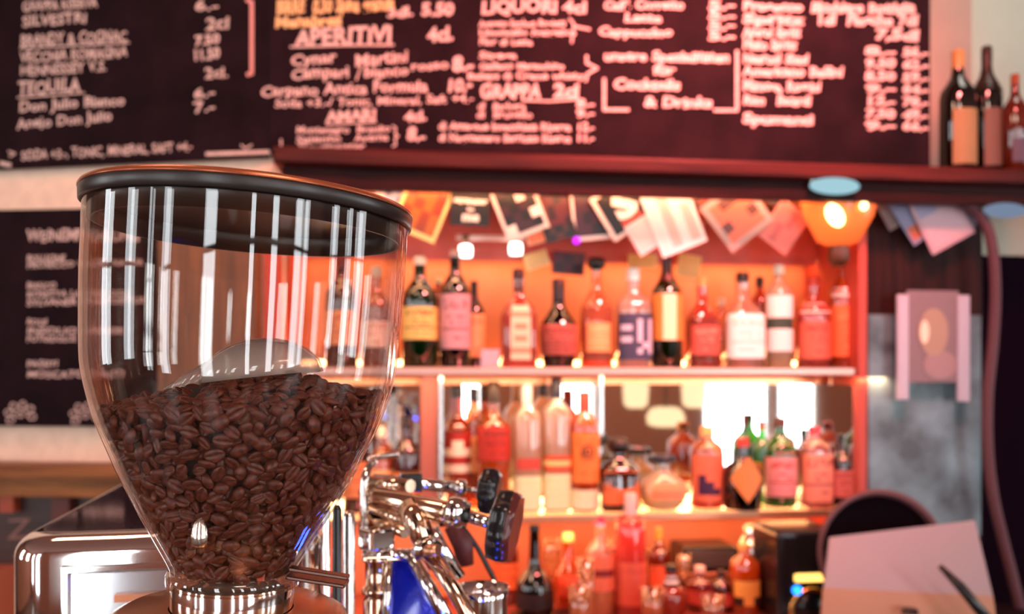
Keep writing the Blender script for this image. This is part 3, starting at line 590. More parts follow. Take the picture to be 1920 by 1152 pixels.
bottle(1258, 1060, 66, ZC, -.03, 'bulb', 'salmon bulb-shaped bottle with a striped black and white neck', 'e07050', 'd85840', .5, '181010', .12, None, (.62, .80, A1, '201010', 'f4f0f0', ['####', '....', '####', '....']), group=BS, body=.4)
bottle(1312, 1062, 52, ZC, .02, 'whisky', 'red bottle in front of the black speaker on the worktop', 'c83828', 'b02818', .6, 'e0c0b8', .14, (.2, .5, A1, 'd86050', '801818', PT2), group=BS, body=.4)
bottle(1352, 1070, 44, ZC, .0, 'wine', 'dark red bottle in front of the black speaker, right of the red one', '901c18', '701010', .6, '401010', .14, (.2, .5, A1, 'c85040', '801818', PT2), group=BS, body=.4)
bottle(1396, 1020, 56, ZC, -.02, 'tall', 'golden bottle right of the black speaker on the worktop', 'f0a030', 'f09020', .7, 'd8a060', .10, (.15, .5, 2.0, '381008', 'f0b860', ['######', '######', '..##..']), group=BS, body=.35)
# wine bottles standing on the ledge at the right end of the chalkboard
bottle(1796, 95, 64, ZL, .02, 'wine', 'dark wine bottle with a pale gold neck beside the chalkboard end', '1c0806', '0c0404', .6, 'c8945c', .14, (.10, .52, 1.6, 'a8865c', '98784c', ['......']), group=LS, body=.6, kindname='wine_bottle', foil=.0)
bottle(1850, 88, 54, ZL, .03, 'wine', 'dark brown wine bottle, taller middle one on the ledge', '1c0804', '0c0404', .6, '381808', .10, (.10, .52, 1.6, '886050', '785040', ['......']), group=LS, body=.6, kindname='wine_bottle', foil=.24)
bottle(1903, 140, 44, ZL, -.02, 'wine', 'orange-necked wine bottle at the right edge of the ledge', 'a84010', '200606', .45, 'a85020', .10, (.14, .36, 1.6, '705868', '504050', ['......']), group=LS, body=.5, kindname='wine_bottle')

def tumbler(px, ytop, w, z, v, lab, group, stem=False, col=None):
    s = B.t(px, v)/F; P = B.P(px, 700, v); H = Z0+(700-ytop)*s-z; r = w/2*s
    t = thing('wine_glass' if stem else 'drinking_glass', lab, 'glass', (P.x, P.y, z+.0005), B.a, group)
    gm = glass('tumbler_warm', (.98, .90, .80), .12, (.95, .6, .35), .14, .03)
    bm = newbm()
    if stem: lathe(bm, [(r*.6, H*.5), (r*.95, H*.62), (r, H*.8), (r*.85, H), (r*.82, H), (r*.96, H*.8), (r*.9, H*.63), (.001, H*.52)], 24); obj('bowl', bm, gm, t); bm = newbm(); lathe(bm, [(r*.8, 0), (r*.75, .003), (.004, .008), (.003, H*.4), (r*.3, H*.5), (r*.6, H*.5)], 20); obj('stem', bm, gm, t)
    else:
        lathe(bm, [(.001, 0), (r*.85, 0), (r, H), (r*.94, H), (r*.8, .008), (.001, .008)], 24); obj('cup', bm, gm, t)
        if col: bm = newbm(); lathe(bm, [(.001, .009), (r*.78, .009), (r*.88, H*.55), (.001, H*.55)], 20); obj('drink', bm, glass('drink_'+col, hx(col), .5, hx(col), .05, .1), t)
GG = 'glasses on the back bar worktop'
tumbler(1098, 1048, 34, ZC, -.10, 'small clear tumbler in front between the round amber bottle and the salmon label', GG)
tumbler(1154, 1010, 34, ZC, .20, 'tall clear wine glass behind the tall pinkish bottle', GG, True)
tumbler(1208, 1030, 34, ZC, .20, 'clear wine glass behind the gold-capped bottle', GG, True)
tumbler(1282, 1040, 30, ZC, .07, 'clear wine glass between the striped neck and the red bottle', GG, True)
tumbler(1034, 1010, 36, ZC, .20, 'clear wine glass right behind the black long-necked bottle', GG, True)
tumbler(1222, 1105, 44, ZC, -.12, 'short tumbler with an amber drink in front of the gold-capped bottle', GG, False, 'f0a040')
tumbler(1336, 1120, 46, ZC, -.12, 'short tumbler with a red drink in front of the red bottles', GG, False, 'd03820')
tumbler(1086, 1100, 40, ZC, -.17, 'short tumbler with a golden drink at the front left of the worktop', GG, False, 'f0b050')
bottle(815, 985, 50, ZC, .10, 'wine', 'amber bottle on the worktop seen between the steam pipes', 'c06028', 'a84818', .6, 'f0c080', .1, (.2, .5, A1, 'e89860', 'a04028', PT2), group=BS)
bottle(715, 800, 46, ZM, .12, 'whisky', 'golden bottle on the lower shelf behind the espresso machine pipes', 'f0a850', 'e88830', .6, 'f0e0c8', .12, (.15, .5, A1, 'f0c890', 'b05028', PT2), group=MS)
bottle(666, 770, 46, ZM, .12, 'wine', 'dark bottle on the lower shelf right behind the hopper edge', '601810', '501008', .6, '301010', .1, (.15, .5, A1, 'd89060', 'a04020', PT2), group=MS)
tumbler(1203, 905, 24, ZM, .10, 'small clear tumbler between the dark flask and the squat decanter', 'glasses on the lower glass shelf')
# other things on the worktop
bm = newbm(); t = thing('bar_mat', 'black scalloped bar mat under the long-necked bottle', 'mat', B.P(1025, 1140, -.06), B.a); t.location.z = ZC
box(bm, (0, 0, 0.012), (0.19, 0.12, 0.024), bev=0.004); obj('base', bm, BLACKP, t)
bm = newbm()
for i in range(6): lathe(bm, [(0.010, .022), (0.015, .028), (0.012, .030), (.008, .026)], 14, c=(-.078+.031*i, -.045, 0))
obj('scalloped_edge', bm, plain('mat_edge', (0.10, 0.02, 0.02), 0.3), t)
t = thing('speaker', 'black box speaker with a rounded front behind the red bottles', 'speaker', B.P(1318, 1100, .18), B.a); t.location.z = ZC
hs = B.P(1318, 1018, .18).z-ZC
bm = newbm(); box(bm, (0, 0, hs/2), (0.17, 0.14, hs), bev=0.012); obj('case', bm, BLACKP, t)
bm = newbm(); box(bm, (0, -.072, hs-.035), (0.15, 0.008, 0.05), bev=0.003); obj('grille', bm, plain('grille', (.05, .03, .03), .7, bump=.8, scale=400), t)
bm = newbm(); box(bm, (0, -.06, hs-.085), (0.172, 0.03, 0.022), bev=0.004); obj('trim_band', bm, plain('copper_edge', (0.75, 0.35, 0.2), 0.3, 0.8), t)
t = thing('cocktail_shaker', 'silver cocktail shaker standing behind the golden bottle', 'shaker', B.P(1408, 1100, .1), B.a); t.location.z = ZC
hs = B.P(1408, 985, .1).z-ZC
bm = newbm(); lathe(bm, [(.03, 0), (.034, .01), (.042, hs*.62)], 24); obj('cup', bm, STEEL, t)
bm = newbm(); lathe(bm, [(.043, hs*.61), (.043, hs*.64), (.036, hs*.78), (.022, hs*.86), (.019, hs*.88)], 24); obj('shoulder', bm, STEEL, t)
bm = newbm(); lathe(bm, [(.021, hs*.87), (.021, hs*.97), (.016, hs), (.0005, hs)], 24); obj('cap', bm, STEEL, t)
# dark coffee appliance with a lit bar, a blue lamp and a round dial
t = thing('sound_mixer', 'black appliance with a round dial, a yellow lit bar and a blue lamp', 'appliance', B.P(1490, 1100, -.05), B.a); t.location.z = ZC
ht = B.P(1490, 985, -.05).z-ZC; s = B.t(1490, -.14)/F
bm = newbm(); box(bm, (0, 0, ht/2), (125*s, 0.18, ht), bev=0.015); obj('case', bm, BLACKP, t)
zz = lambda py: Z0+(700-py)*s-ZC
bm = newbm(); box(bm, (4*s, -.094, zz(1084)), (70*s, .012, 15*s), bev=.005); obj('lit_bar', bm, emit('lit_bar', (1.0, .55, .12), 3), t)
bm = newbm(); bmesh.ops.create_uvsphere(bm, u_segments=16, v_segments=8, radius=9*s); bmesh.ops.translate(bm, vec=(-26*s, -.094, zz(1107)), verts=bm.verts); obj('pilot_lamp', bm, emit('blue_lamp', (.02, .25, 1.0), 4), t)
bm = newbm(); m_ = Matrix.Translation((2*s, -.09, zz(1146))) @ Matrix.Rotation(R(90), 4, 'X'); lathe(bm, [(34*s, 0), (38*s, .012), (44*s, .012), (44*s, 0)], 32, mat=m_); obj('dial_ring', bm, plain('brass', (.8, .45, .15), .25, 1.0), t)
bm = newbm(); lathe(bm, [(.0005, .008), (33*s, .008), (34*s, 0)], 32, mat=m_); obj('dial', bm, BLACKP, t)
# small grey card on the shelf
bm = newbm(); p = B.P(919, 660, .06); box(bm, (0, 0, .026), (.052, .003, .052)); o = obj('price_card', bm, pc_('c8b8c0'), None, (p.x, p.y, ZT), B.a); tag(o, 'small blank grey card propped on the upper glass shelf', 'card')

# ------------------------------------------------------------------ postcards and photos hanging from the ledge
def card(px, py, w, h, deg, v, name, label, border, a, b_, pat, text=None, cat='postcard', bw=.08, group='cards and photos pinned under the ledge'):
    s = B.t(px, v)/F; P = B.P(px, py, v)
    t = thing(name, label, cat, P, B.a, group); t.rotation_euler = (0, R(deg), B.a)
    W_, H_ = w*s, h*s
    bm = newbm(); box(bm, (0, 0.001, 0), (W_, .0016, H_)); obj('sheet', bm, pc_(border, .5), t)
    if pat:
        rows, cols = len(pat), len(pat[0]); bm = newbm(); iw, ih = W_*(1-2*bw), H_*(1-2*bw)
        g = [[bm.verts.new((-iw/2+iw*i/cols, -.0006, ih/2-ih*j/rows)) for i in range(cols+1)] for j in range(rows+1)]
        for j in range(rows):
            for i in range(cols):
                f = bm.faces.new((g[j][i], g[j+1][i], g[j+1][i+1], g[j][i+1])); f.material_index = {'.': 0, '#': 1, 'o': 2}[pat[j][i]]
        obj('picture', bm, [pc_(a, .4), pc_(b_, .4), pc_('f0e0d8', .4)], t)
    if text:
        bm = newbm()
        for tx, x0, x1, z, hh in text:
            write(bm, tx, (x0*W_, z*H_), (x1*W_, z*H_), hh*H_, lambda q, z=z: Vector((q[0], -.0010, 2*z*H_-q[1])), .06, .03)
        obj('lettering', bm, pc_('f4e4dc'), t)
    return t
card(735, 358, 60, 62, 10, .05, 'postcard', 'white and blue postcard beside the hopper rim', 'e8e4e4', 'b0b8d0', '505878', ['..#.', '.#..', 'o..#'])
card(795, 385, 88, 120, 22, .03, 'postcard', 'golden postcard with a cream border leaning right, next to the hopper rim', 'f8dc98', 'c07020', 'a04818', ['.##.', '#..#', '.#.#', '#.#.', '..#.'])
card(882, 380, 74, 88, 2, .02, 'postcard', 'black postcard with white words ending in me', '1c0c0c', '1c0c0c', '1c0c0c', None, [('a', -.1, .05, .40, .10), ('For', -.2, .2, .20, .15), ('stranger', -.42, .42, -.02, .13), ('to', -.08, .1, -.18, .08), ('me', -.2, .22, -.40, .20)])
card(972, 388, 84, 112, -22, .025, 'photo_print', 'white-edged photograph of dark figures leaning left, right of the black lettered postcard', 'f0d8d0', '48202c', '181014', ['.#oo', '##o.', '.#.#', '#.#o', 'o..#'], cat='photograph')
card(1048, 396, 52, 96, -14, .045, 'photo_print', 'dim red photograph behind the white-edged photograph', '8a3c3c', '702830', '401820', ['.#.', '#..', '..#'], cat='photograph')
card(1050, 436, 62, 30, -16, .012, 'postcard', 'small dark postcard strip hanging lowest in the middle of the row', '48181c', '180808', '602c20', ['.#..#.', '..##..'])
card(1003, 440, 34, 34, -14, .03, 'paper_note', 'small orange note beside the dark strip', 'f4c0a0', 'e88058', 'e88058', ['..'], cat='note')
card(1108, 396, 74, 108, -6, .03, 'photo_print', 'white-edged purple photograph hanging nearly straight', 'f4dcd8', '502038', '281020', ['.#..', '..#.', '.#..', '..##'], cat='photograph', bw=.07)
card(1172, 388, 104, 92, -32, .015, 'postcard', 'black postcard with a white curled letter, tilted', 'f0d4cc', '180c10', 'c05038', ['....', '....', '....', '.##.'], [('S', -.2, .2, -.2, .5)])
card(1262, 408, 92, 128, -22, .005, 'paper_note', 'large white sheet tilted left, largest of the pinned papers', 'f4e4e0', 'f0dcd8', 'e8b8b0', ['.#..', '.#.#', '.#.#'], cat='note')
card(1212, 438, 62, 62, -32, .010, 'paper_note', 'white square note overlapping the large white sheet on its left', 'f0d8d4', 'eccac4', 'eccac4', ['..'], cat='note')
card(1320, 380, 50, 80, -25, .04, 'photo_print', 'small orange photograph behind the large white sheet', 'd06840', 'c05030', '702818', ['.#.', '#..', '..#'], cat='photograph')
card(1382, 402, 104, 104, -38, .015, 'photo_print', 'grey-edged photograph with a salmon picture hanging like a diamond', 'b89c98', 'd87860', '704440', ['.##.', '....', '#..#', '....'], cat='photograph', bw=.12)
card(1470, 425, 66, 86, 35, .02, 'paper_note', 'pink sheet tilted right beside the orange lamp shade', 'd88880', 'd07870', 'b86060', ['..#.', '.#..'], cat='note')
card(1462, 362, 40, 44, 5, .03, 'postcard', 'small black and white postcard just under the ledge', '181014', 'c8bcc0', '181014', ['.#', '#.'])
card(1066, 494, 62, 42, 4, .20, 'postcard', 'purple-red postcard stuck on the niche wall above the upper bottles', '782038', '601828', '401020', ['.#.', '#.#'], group='cards on the niche wall')
card(1006, 488, 46, 30, -18, .20, 'paper_note', 'cream note stuck on the niche wall left of the purple-red postcard', 'f8d8a0', 'f4c888', 'f4c888', ['..'], cat='note', group='cards on the niche wall')
card(1205, 490, 56, 26, 0, .21, 'paper_note', 'wide yellow note stuck on the niche wall right of the purple-red postcard', 'f8c880', 'f4bc70', 'f4bc70', ['..'], cat='note', group='cards on the niche wall')
card(1292, 500, 44, 44, 8, .21, 'paper_note', 'square yellow note stuck on the niche wall behind the green wine bottle', 'f8c478', 'f4b868', 'f4b868', ['..'], cat='note', group='cards on the niche wall')
card(1668, 388, 44, 80, -30, -.02, 'paper_note', 'narrow grey paper strip at the left of the cluster on the dark pillar', '8c7470', '7c6460', '6c5450', ['.#'], cat='note', group='papers pinned on the dark pillar')
card(1712, 405, 60, 96, -35, -.03, 'postcard', 'blue-grey postcard with an orange corner pinned on the dark pillar', '9090a8', '8c8ca8', 'c06848', ['..', '..', '##'], group='papers pinned on the dark pillar')
card(1765, 408, 96, 110, -28, -.04, 'paper_note', 'large pale pink sheet pinned on the dark pillar', 'c8a8b0', 'd0b0b8', 'a8a0b8', ['##..', '....', '....'], cat='note', group='papers pinned on the dark pillar')
card(1815, 400, 44, 60, 20, -.02, 'paper_note', 'small grey sheet at the right of the cluster on the dark pillar', '90788a', '8c7484', '7c6474', ['..'], cat='note', group='papers pinned on the dark pillar')

# small lamps near the top of the niche
def spot(px, py, v, lab, r_, s_):
    P = B.P(px, py, v); t = thing('spot_lamp', lab, 'lamp', P, B.a, 'small white lamps in the niche')
    bm = newbm(); lathe(bm, [(.0005, -r_), (r_*.9, -r_*.9), (r_, 0), (r_*.9, r_*.7), (r_*.4, r_*.9)], 20); obj('glass_shade', bm, emit('lamp_white', (1.0, .86, .78), s_), t)
    bm = newbm(); lathe(bm, [(r_*.5, r_*.8), (r_*.5, r_*2.2), (.0005, r_*2.2)], 16); obj('holder', bm, STEEL, t)
spot(873, 470, .14, 'small white lamp above the tall dark bottles on the left', .020, 6)
spot(967, 466, .14, 'small white lamp above the square clear bottle with a brown cap', .020, 6)
bm = newbm(); p = B.P(920, 446, .15); tube(bm, [(-.10, 0, 0), (.10, 0, 0)], .009); tag(obj('lamp_rail', bm, plain('rail_pink', (.9, .6, .55), .3), None, p, B.a), 'pale rail between the two small white lamps', 'rail')
bm = newbm(); bmesh.ops.create_uvsphere(bm, u_segments=12, v_segments=8, radius=.010); tag(obj('purple_lamp', bm, emit('purple', (.6, .02, .9), 3), None, B.P(1081, 451, .03)), 'tiny glowing purple lamp beside the dark postcard strip', 'lamp')
# orange pendant shade at the right of the niche
P = B.P(1572, 416, -.02); t = thing('pendant_lamp', 'orange glowing lamp shade hanging at the right end of the niche', 'lamp', P, B.a)
s = B.t(1572, -.02)/F
bm = newbm(); lathe(bm, [(74*s, 42*s), (66*s, 10*s), (40*s, -38*s), (20*s, -46*s), (.0005, -46*s)], 28, sy=.7); obj('shade', bm, glass('shade_orange', (1.0, .35, .10), .85, (.95, .30, .09), .05, .2), t)
bm = newbm(); bmesh.ops.create_uvsphere(bm, u_segments=16, v_segments=10, radius=15*s); bmesh.ops.scale(bm, vec=(1, 1, 1.6), verts=bm.verts); bmesh.ops.rotate(bm, cent=(0, 0, 0), matrix=Matrix.Rotation(R(-32), 3, 'Y'), verts=bm.verts); bmesh.ops.translate(bm, vec=(-26*s, -50*s*.7, 6*s), verts=bm.verts); obj('bulb', bm, emit('bulb_warm', (1, .72, .32), 7), t)
bm = newbm(); bmesh.ops.create_uvsphere(bm, u_segments=16, v_segments=10, radius=11*s); bmesh.ops.translate(bm, vec=(24*s, -55*s*.7, 24*s), verts=bm.verts); obj('bulb', bm, emit('bulb_warm', (1, .72, .32), 7), t)
bm = newbm(); lathe(bm, [(18*s, -46*s), (20*s, -70*s), (10*s, -84*s), (.0005, -84*s)], 16); obj('holder', bm, plain('lamp_brown', (.10, .03, .01), .4), t)
P = B.P(1565, 349, -.13); t = thing('lamp', 'oval pale blue lamp fixed to the ledge above the orange shade', 'lamp', P, B.a)
s = B.t(1565, -.13)/F
bm = newbm(); bmesh.ops.create_uvsphere(bm, u_segments=24, v_segments=12, radius=1); bmesh.ops.scale(bm, vec=(50*s, .02, 16*s), verts=bm.verts); obj('diffuser', bm, emit('pale_lamp', (.45, .75, .85), .9), t)
bm = newbm(); box(bm, (0, .012, 8*s), (90*s, .012, 22*s), bev=.003); obj('housing', bm, STEEL, t)
P = B.P(1885, 395, -.1); t = thing('lamp', 'oval pale blue lamp at the right picture edge under the ledge', 'lamp', P, B.a)
bm = newbm(); bmesh.ops.create_uvsphere(bm, u_segments=24, v_segments=12, radius=1); bmesh.ops.scale(bm, vec=(46*s, .02, 15*s), verts=bm.verts); obj('diffuser', bm, emit('pale_lamp2', (.40, .52, .75), .5), t)
bm = newbm(); box(bm, (0, .012, 14*s), (70*s, .012, 40*s), bev=.003); obj('housing', bm, BLACKP, t)

# ------------------------------------------------------------------ pillar on the right, picture holder, hose
UP1 = B.U(1850)
t = thing('pillar', 'dark wooden pillar with painted grey daylight sheen on its lower half, right of the shelves', 'pillar', B.W((U1+UP1)/2, 0.15, 0), B.a)
bm = newbm(); box(bm, (0, 0.02, 1.03), (UP1-U1, 0.30, 2.06)); obj('post', bm, wood('pillar_wood', (0.012, 0.004, 0.004), (0.04, 0.010, 0.008), 0.6, (30, 30, 2), 0.12), t)
m, n, out = nt('painted_sheen'); b_ = n.nodes.new('ShaderNodeBsdfPrincipled'); n.links.new(b_.outputs[0], out.inputs[0])
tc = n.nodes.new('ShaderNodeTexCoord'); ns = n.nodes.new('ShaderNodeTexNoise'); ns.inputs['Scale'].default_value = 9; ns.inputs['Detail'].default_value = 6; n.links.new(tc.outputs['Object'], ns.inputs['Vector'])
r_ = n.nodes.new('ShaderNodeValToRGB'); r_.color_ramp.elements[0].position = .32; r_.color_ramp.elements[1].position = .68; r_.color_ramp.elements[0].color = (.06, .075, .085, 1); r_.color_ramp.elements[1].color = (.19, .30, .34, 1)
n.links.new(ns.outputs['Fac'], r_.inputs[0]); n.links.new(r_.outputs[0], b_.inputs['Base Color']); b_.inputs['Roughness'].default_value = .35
bm = newbm(); zs0, zs1 = B.P(1730, 1010).z, B.P(1730, 590).z; box(bm, (0, -.135, (zs0+zs1)/2), (UP1-U1-.02, .012, zs1-zs0), bev=.004); obj('sheen_panel', bm, m, t)  # daylight sheen on the dark wood, put into this panel's colour
P = B.P(1750, 750, -.03); s = B.t(1750, -.03)/F; t = thing('picture_holder', 'clear picture holder with pale side rails on the dark pillar', 'picture holder', P, B.a)
hh = 205*s
bm = newbm(); box(bm, (-62*s, 0, hh*.48), (22*s, .012, hh*.96), bev=.003); box(bm, (60*s, 0, hh*.47), (24*s, .012, hh*.98), bev=.003); obj('side_rails', bm, plain('rail_pale', (.50, .44, .52), .3), t)
bm = newbm(); box(bm, (0, .004, hh*.58), (104*s, .004, hh*.84)); obj('card', bm, plain('holder_card', (.24, .15, .16), .5), t)
bm = newbm(); lathe(bm, [(0.0005, 0), (30*s, 0)], 24, mat=Matrix.Translation((0, -.001, hh*.62)) @ Matrix.Rotation(R(90), 4, 'X') @ Matrix.Diagonal((1, 1.5, 1, 1)), mi=0)
lathe(bm, [(0.0005, 0), (34*s, 0)], 24, mat=Matrix.Translation((14*s, -.0005, hh*.32)) @ Matrix.Rotation(R(90), 4, 'X') @ Matrix.Diagonal((1, .8, 1, 1)), mi=1)
lathe(bm, [(0.0005, 0), (9*s, 0)], 24, mat=Matrix.Translation((-18*s, -.0015, hh*.62)) @ Matrix.Rotation(R(90), 4, 'X') @ Matrix.Diagonal((1, 2.4, 1, 1)), mi=2)
obj('picture', bm, [pc_('b89c88'), pc_('b09090'), pc_('f8e8d0')], t)
bm = newbm(); pts = spline([B.P(x, y, -.07) for x, y in ((1790, 372), (1835, 400), (1858, 450), (1866, 540), (1862, 640), (1852, 740), (1852, 840), (1862, 930), (1880, 1010), (1898, 1080), (1914, 1146))]); tube(bm, pts, .015, 14)
tag(obj('hose', bm, plain('hose', (.11, .035, .045), .7)), 'thick dull pink hose running down along the right side of the pillar', 'hose')
bm = newbm(); fbox(B, bm, UP1+.03, UP1+1.2, .15, .45, 0, B.P(1900, 480, .15).z); tag(obj('darkness_block', bm, plain('cupboard', (.006, .001, .005), .9, spec=.04)), 'tall near-black block painted as the darkness right of the hose', 'cupboard')  # the side room's darkness put into a near-black block

# ------------------------------------------------------------------ bottom right: white till with sheet, round tray, dark rod
YT = 2.02
t = thing('round_tray', 'round black tray with a dull rim leaning behind the white papers', 'tray', Q(1650, 1040, YT+.22))
bm = newbm(); s = (YT+.22)/F; m_ = Matrix.Rotation(R(82), 4, 'X'); lathe(bm, [(.0005, 0), (108*s, 0), (112*s, .012)], 48, mat=m_); obj('plate', bm, plain('tray_black', (.006, .002, .004), .9, spec=.05), t)
bm = newbm(); lathe(bm, [(108*s, .002), (112*s, .016), (121*s, .016), (118*s, 0)], 48, mat=m_); obj('rim', bm, plain('tray_rim', (.14, .05, .055), .5), t)
t = thing('paper_stand', 'slanted stand covered with pale pink papers in the lower right corner', 'paper stand', (Q(1690, 1300, YT).x, YT, ZC))
def quad(bm, pts, th, mi=0):
    a = [bm.verts.new(p) for p in pts]; n_ = (pts[1]-pts[0]).cross(pts[2]-pts[0]).normalized()
    if n_.y < 0: n_ = -n_
    b = [bm.verts.new(p+n_*th) for p in pts]
    for f in [bm.faces.new(a), bm.faces.new(b[::-1])]+[bm.faces.new((a[i], b[i], b[(i+1) % 4], a[(i+1) % 4])) for i in range(4)]: f.material_index = mi
bm = newbm(); quad(bm, [Q(1556, 1008, YT+.10), Q(1828, 976, YT+.12), Q(1862, 1120, YT), Q(1545, 1105, YT)], .01); obj('upper_sheet', bm, plain('sheet_pink', (.42, .33, .35), .8), t, shift=t.location)
bm = newbm(); quad(bm, [Q(1545, 1103, YT-.002), Q(1862, 1118, YT-.002), Q(1880, 1250, YT-.08), Q(1535, 1250, YT-.08)], .012); obj('lower_sheet', bm, plain('sheet_lit_orange', (.50, .26, .17), .8), t, shift=t.location)  # orange light on the lower paper put into its colour
bm = newbm(); c = Q(1700, 1150, YT+.14); box(bm, (c.x, c.y, (ZC+c.z)/2-.0), (.34, .12, c.z-ZC), bev=.01); obj('case', bm, DARK, t, shift=t.location)
bm = newbm(); tube(bm, [Q(1762, 1062, YT-.05), Q(1800, 1100, YT-.08), Q(1862, 1175, YT-.12)], [.006, .011, .013]); tag(obj('pen', bm, BLACKP), 'dark slanted pen holder rod lying over the pale papers', 'rod')
bm = newbm(); lathe(bm, [(.0005, .01), (.016, .01), (.02, 0)], 20, c=Q(1706, 1150, YT-.05)); tag(obj('stapler', bm, BLACKP), 'small black knob-shaped thing on the peach sheet at the bottom edge', 'desk item')

# ================================================================== FRONT COUNTER, ESPRESSO MACHINE, GRINDER
ZF = Z0-0.50
bm = newbm(); box(bm, (-.15, .85, ZF-.03), (1.9, 1.0, .06), bev=.008); tag(obj('bar_counter', bm, wood('counter_wood', (.12, .04, .02), (.30, .12, .06), .3)), 'wooden bar counter carrying the grinder and the espresso machine', 'counter')
bm = newbm(); box(bm, (-.15, .85, (ZF-.06)/2), (1.8, .86, ZF-.06)); tag(obj('counter_cabinet', bm, DARK), 'dark cabinet carrying the wooden bar counter', 'cabinet')

# espresso machine: body turned 14 degrees, front to the right
am = R(12); MO = Vector((-.402, .672)); mu = Vector((math.cos(am), math.sin(am))); mv = Vector((-math.sin(am), math.cos(am)))
def MW(u, v, z): q = MO+mu*u+mv*v; return Vector((q.x, q.y, z))
zt = Z0-.130
T = thing('espresso_machine', 'chrome espresso machine behind the grinder with steam pipes and black knobs to the right', 'espresso machine', MW(.12, .2, ZF))
def mobj(name, bm, m, par=None): return obj(name, bm, m, par or T, shift=T.location if par is None else None)
# body: rounded box shell
def rrect_prism(bm, u0, u1, v0, v1, z0, z1, r, seg=6, rt=None):
    """vertical prism with rounded plan corners and a rounded top edge"""
    rt = rt or r; rows = [(z0, 0)]+[(z1-rt+rt*math.sin(a), rt-rt*math.cos(a)) for a in [math.pi/2*i/8 for i in range(9)]]
    rings = []
    for z, ins in rows:
        rg = []; rr = max(r-ins*.6, .001)
        for cx, cy, a0 in ((u1-ins-rr, v1-ins-rr, 0), (u0+ins+rr, v1-ins-rr, 90), (u0+ins+rr, v0+ins+rr, 180), (u1-ins-rr, v0+ins+rr, 270)):
            for k in range(seg+1):
                a = R(a0+90*k/seg); rg.append(bm.verts.new(MW(cx+rr*math.cos(a), cy+rr*math.sin(a), z)))
        rings.append(rg)
    n_ = len(rings[0])
    for a, b in zip(rings, rings[1:]):
        for i in range(n_): f = bm.faces.new((a[i], a[(i+1) % n_], b[(i+1) % n_], b[i])); f.smooth = True
    bm.faces.new(rings[-1]); bm.faces.new(rings[0][::-1])
bm = newbm(); rrect_prism(bm, 0, .25, 0, .42, ZF+.05, zt, .036, rt=.020); mobj('body', bm, CHROME)
bm = newbm(); rrect_prism(bm, .09, .235, .10, .40, zt-.004, zt+.006, .02, rt=.004); mobj('cup_tray', bm, STEEL)
# inset side panel with raised frame on the near face
bm = newbm()
for (a, b, c_, d) in ((.045, .232, -.030, -.023), (.045, .052, -.30, -.025), (.225, .232, -.30, -.025), (.045, .232, -.30, -.292)):
    c0 = MW((a+b)/2, -.002, zt+(c_+d)/2); box(bm, c0, (b-a, .008, d-c_), am, bev=.002)
mobj('panel_frame', bm, CHROME)
bm = newbm(); c0 = MW(.138, -.001, zt-.15); box(bm, c0, (.178, .003, .24), am); mobj('side_panel', bm, plain('panel_mirror', (.80, .84, .88), .12, 1.0))
bm = newbm(); c0 = MW(.123, -.010, zt-.075-.022); box(bm, MW(.15, -.005, zt-.050), (.13, .006, .006), am); mobj('trim_bar', bm, plain('copper_bar', (.5, .18, .09), .3, .7))
# cup rail
bm = newbm(); zz_ = zt+.034
rail = [MW(.12, .12, zz_), MW(.12, .39, zz_), MW(.232, .39, zz_), MW(.232, .12, zz_)]
tube(bm, [rail[0], rail[1], rail[2], rail[3], rail[0]], .0035, 8)
for p in rail+[(rail[0]+rail[1])/2, (rail[2]+rail[3])/2]: tube(bm, [p, p-Vector((0, 0, .03))], .003, 8)
mobj('cup_rail', bm, CHROME)
# front columns (dark and bright uprights right of the collar)
for i, (px, w_, m_) in enumerate(((612, 13, CHROME), (632, 16, BLACKP), (654, 22, STEEL))):
    Y = .70+.012*i; s = Y/F; bm = newbm(); p = Q(px, 935+i*12, Y); lathe(bm, [(w_/2*s*1.1, ZF-p.z), (w_/2*s*1.1, -.004), (w_/2*s*.7, 0), (.0005, 0)], 20, c=p); mobj('front_column', bm, m_)
# group block right of the columns
bm = newbm(); c0 = Q(706, 1010, .74); box(bm, c0, (.025, .022, .019), am+.5, bev=.003); mobj('valve_block', bm, CHROME)
cg = Q(706, 1046, .735); bm = newbm(); lathe(bm, [(.0005, .001), (.0115, .001), (.0115, -.002), (.0098, -.004), (.0098, -.024), (.0125, -.026), (.0125, -.030), (.009, -.032), (.0115, -.036), (.0115, -.09), (.0005, -.09)], 28, c=cg)
box(bm, Q(718, 1046, .735), (.036, .012, .005), am, bev=.0015)
mobj('group_head', bm, plain('warm_chrome', (.85, .62, .45), .12, 1.0))
# copper-toned feed pipes behind the block
bm = newbm()
for a, b, r1 in (((690, 905), (770, 912), .006), ((684, 925), (742, 930), .007), ((690, 950), (780, 985), .006), ((684, 972), (760, 1000), .005)):
    tube(bm, [Q(a[0], a[1], .80), Q(b[0], b[1], .76)], r1, 14)
for a in (690, 712, 735): tube(bm, [Q(a, 905, .80), Q(a-6, 1000, .80)], .006, 14)
mobj('feed_pipes', bm, MATS['warm_chrome'])
bm = newbm(); tube(bm, spline([Q(690, 862, .85), Q(720, 856, .85), Q(748, 852, .85)]), .003, 8); mobj('rail_end', bm, CHROME)
bm = newbm(); tube(bm, spline([Q(684, 1010, .78), Q(684, 900, .78), Q(700, 866, .8)]), .004, 8); mobj('bent_pipe', bm, CHROME)
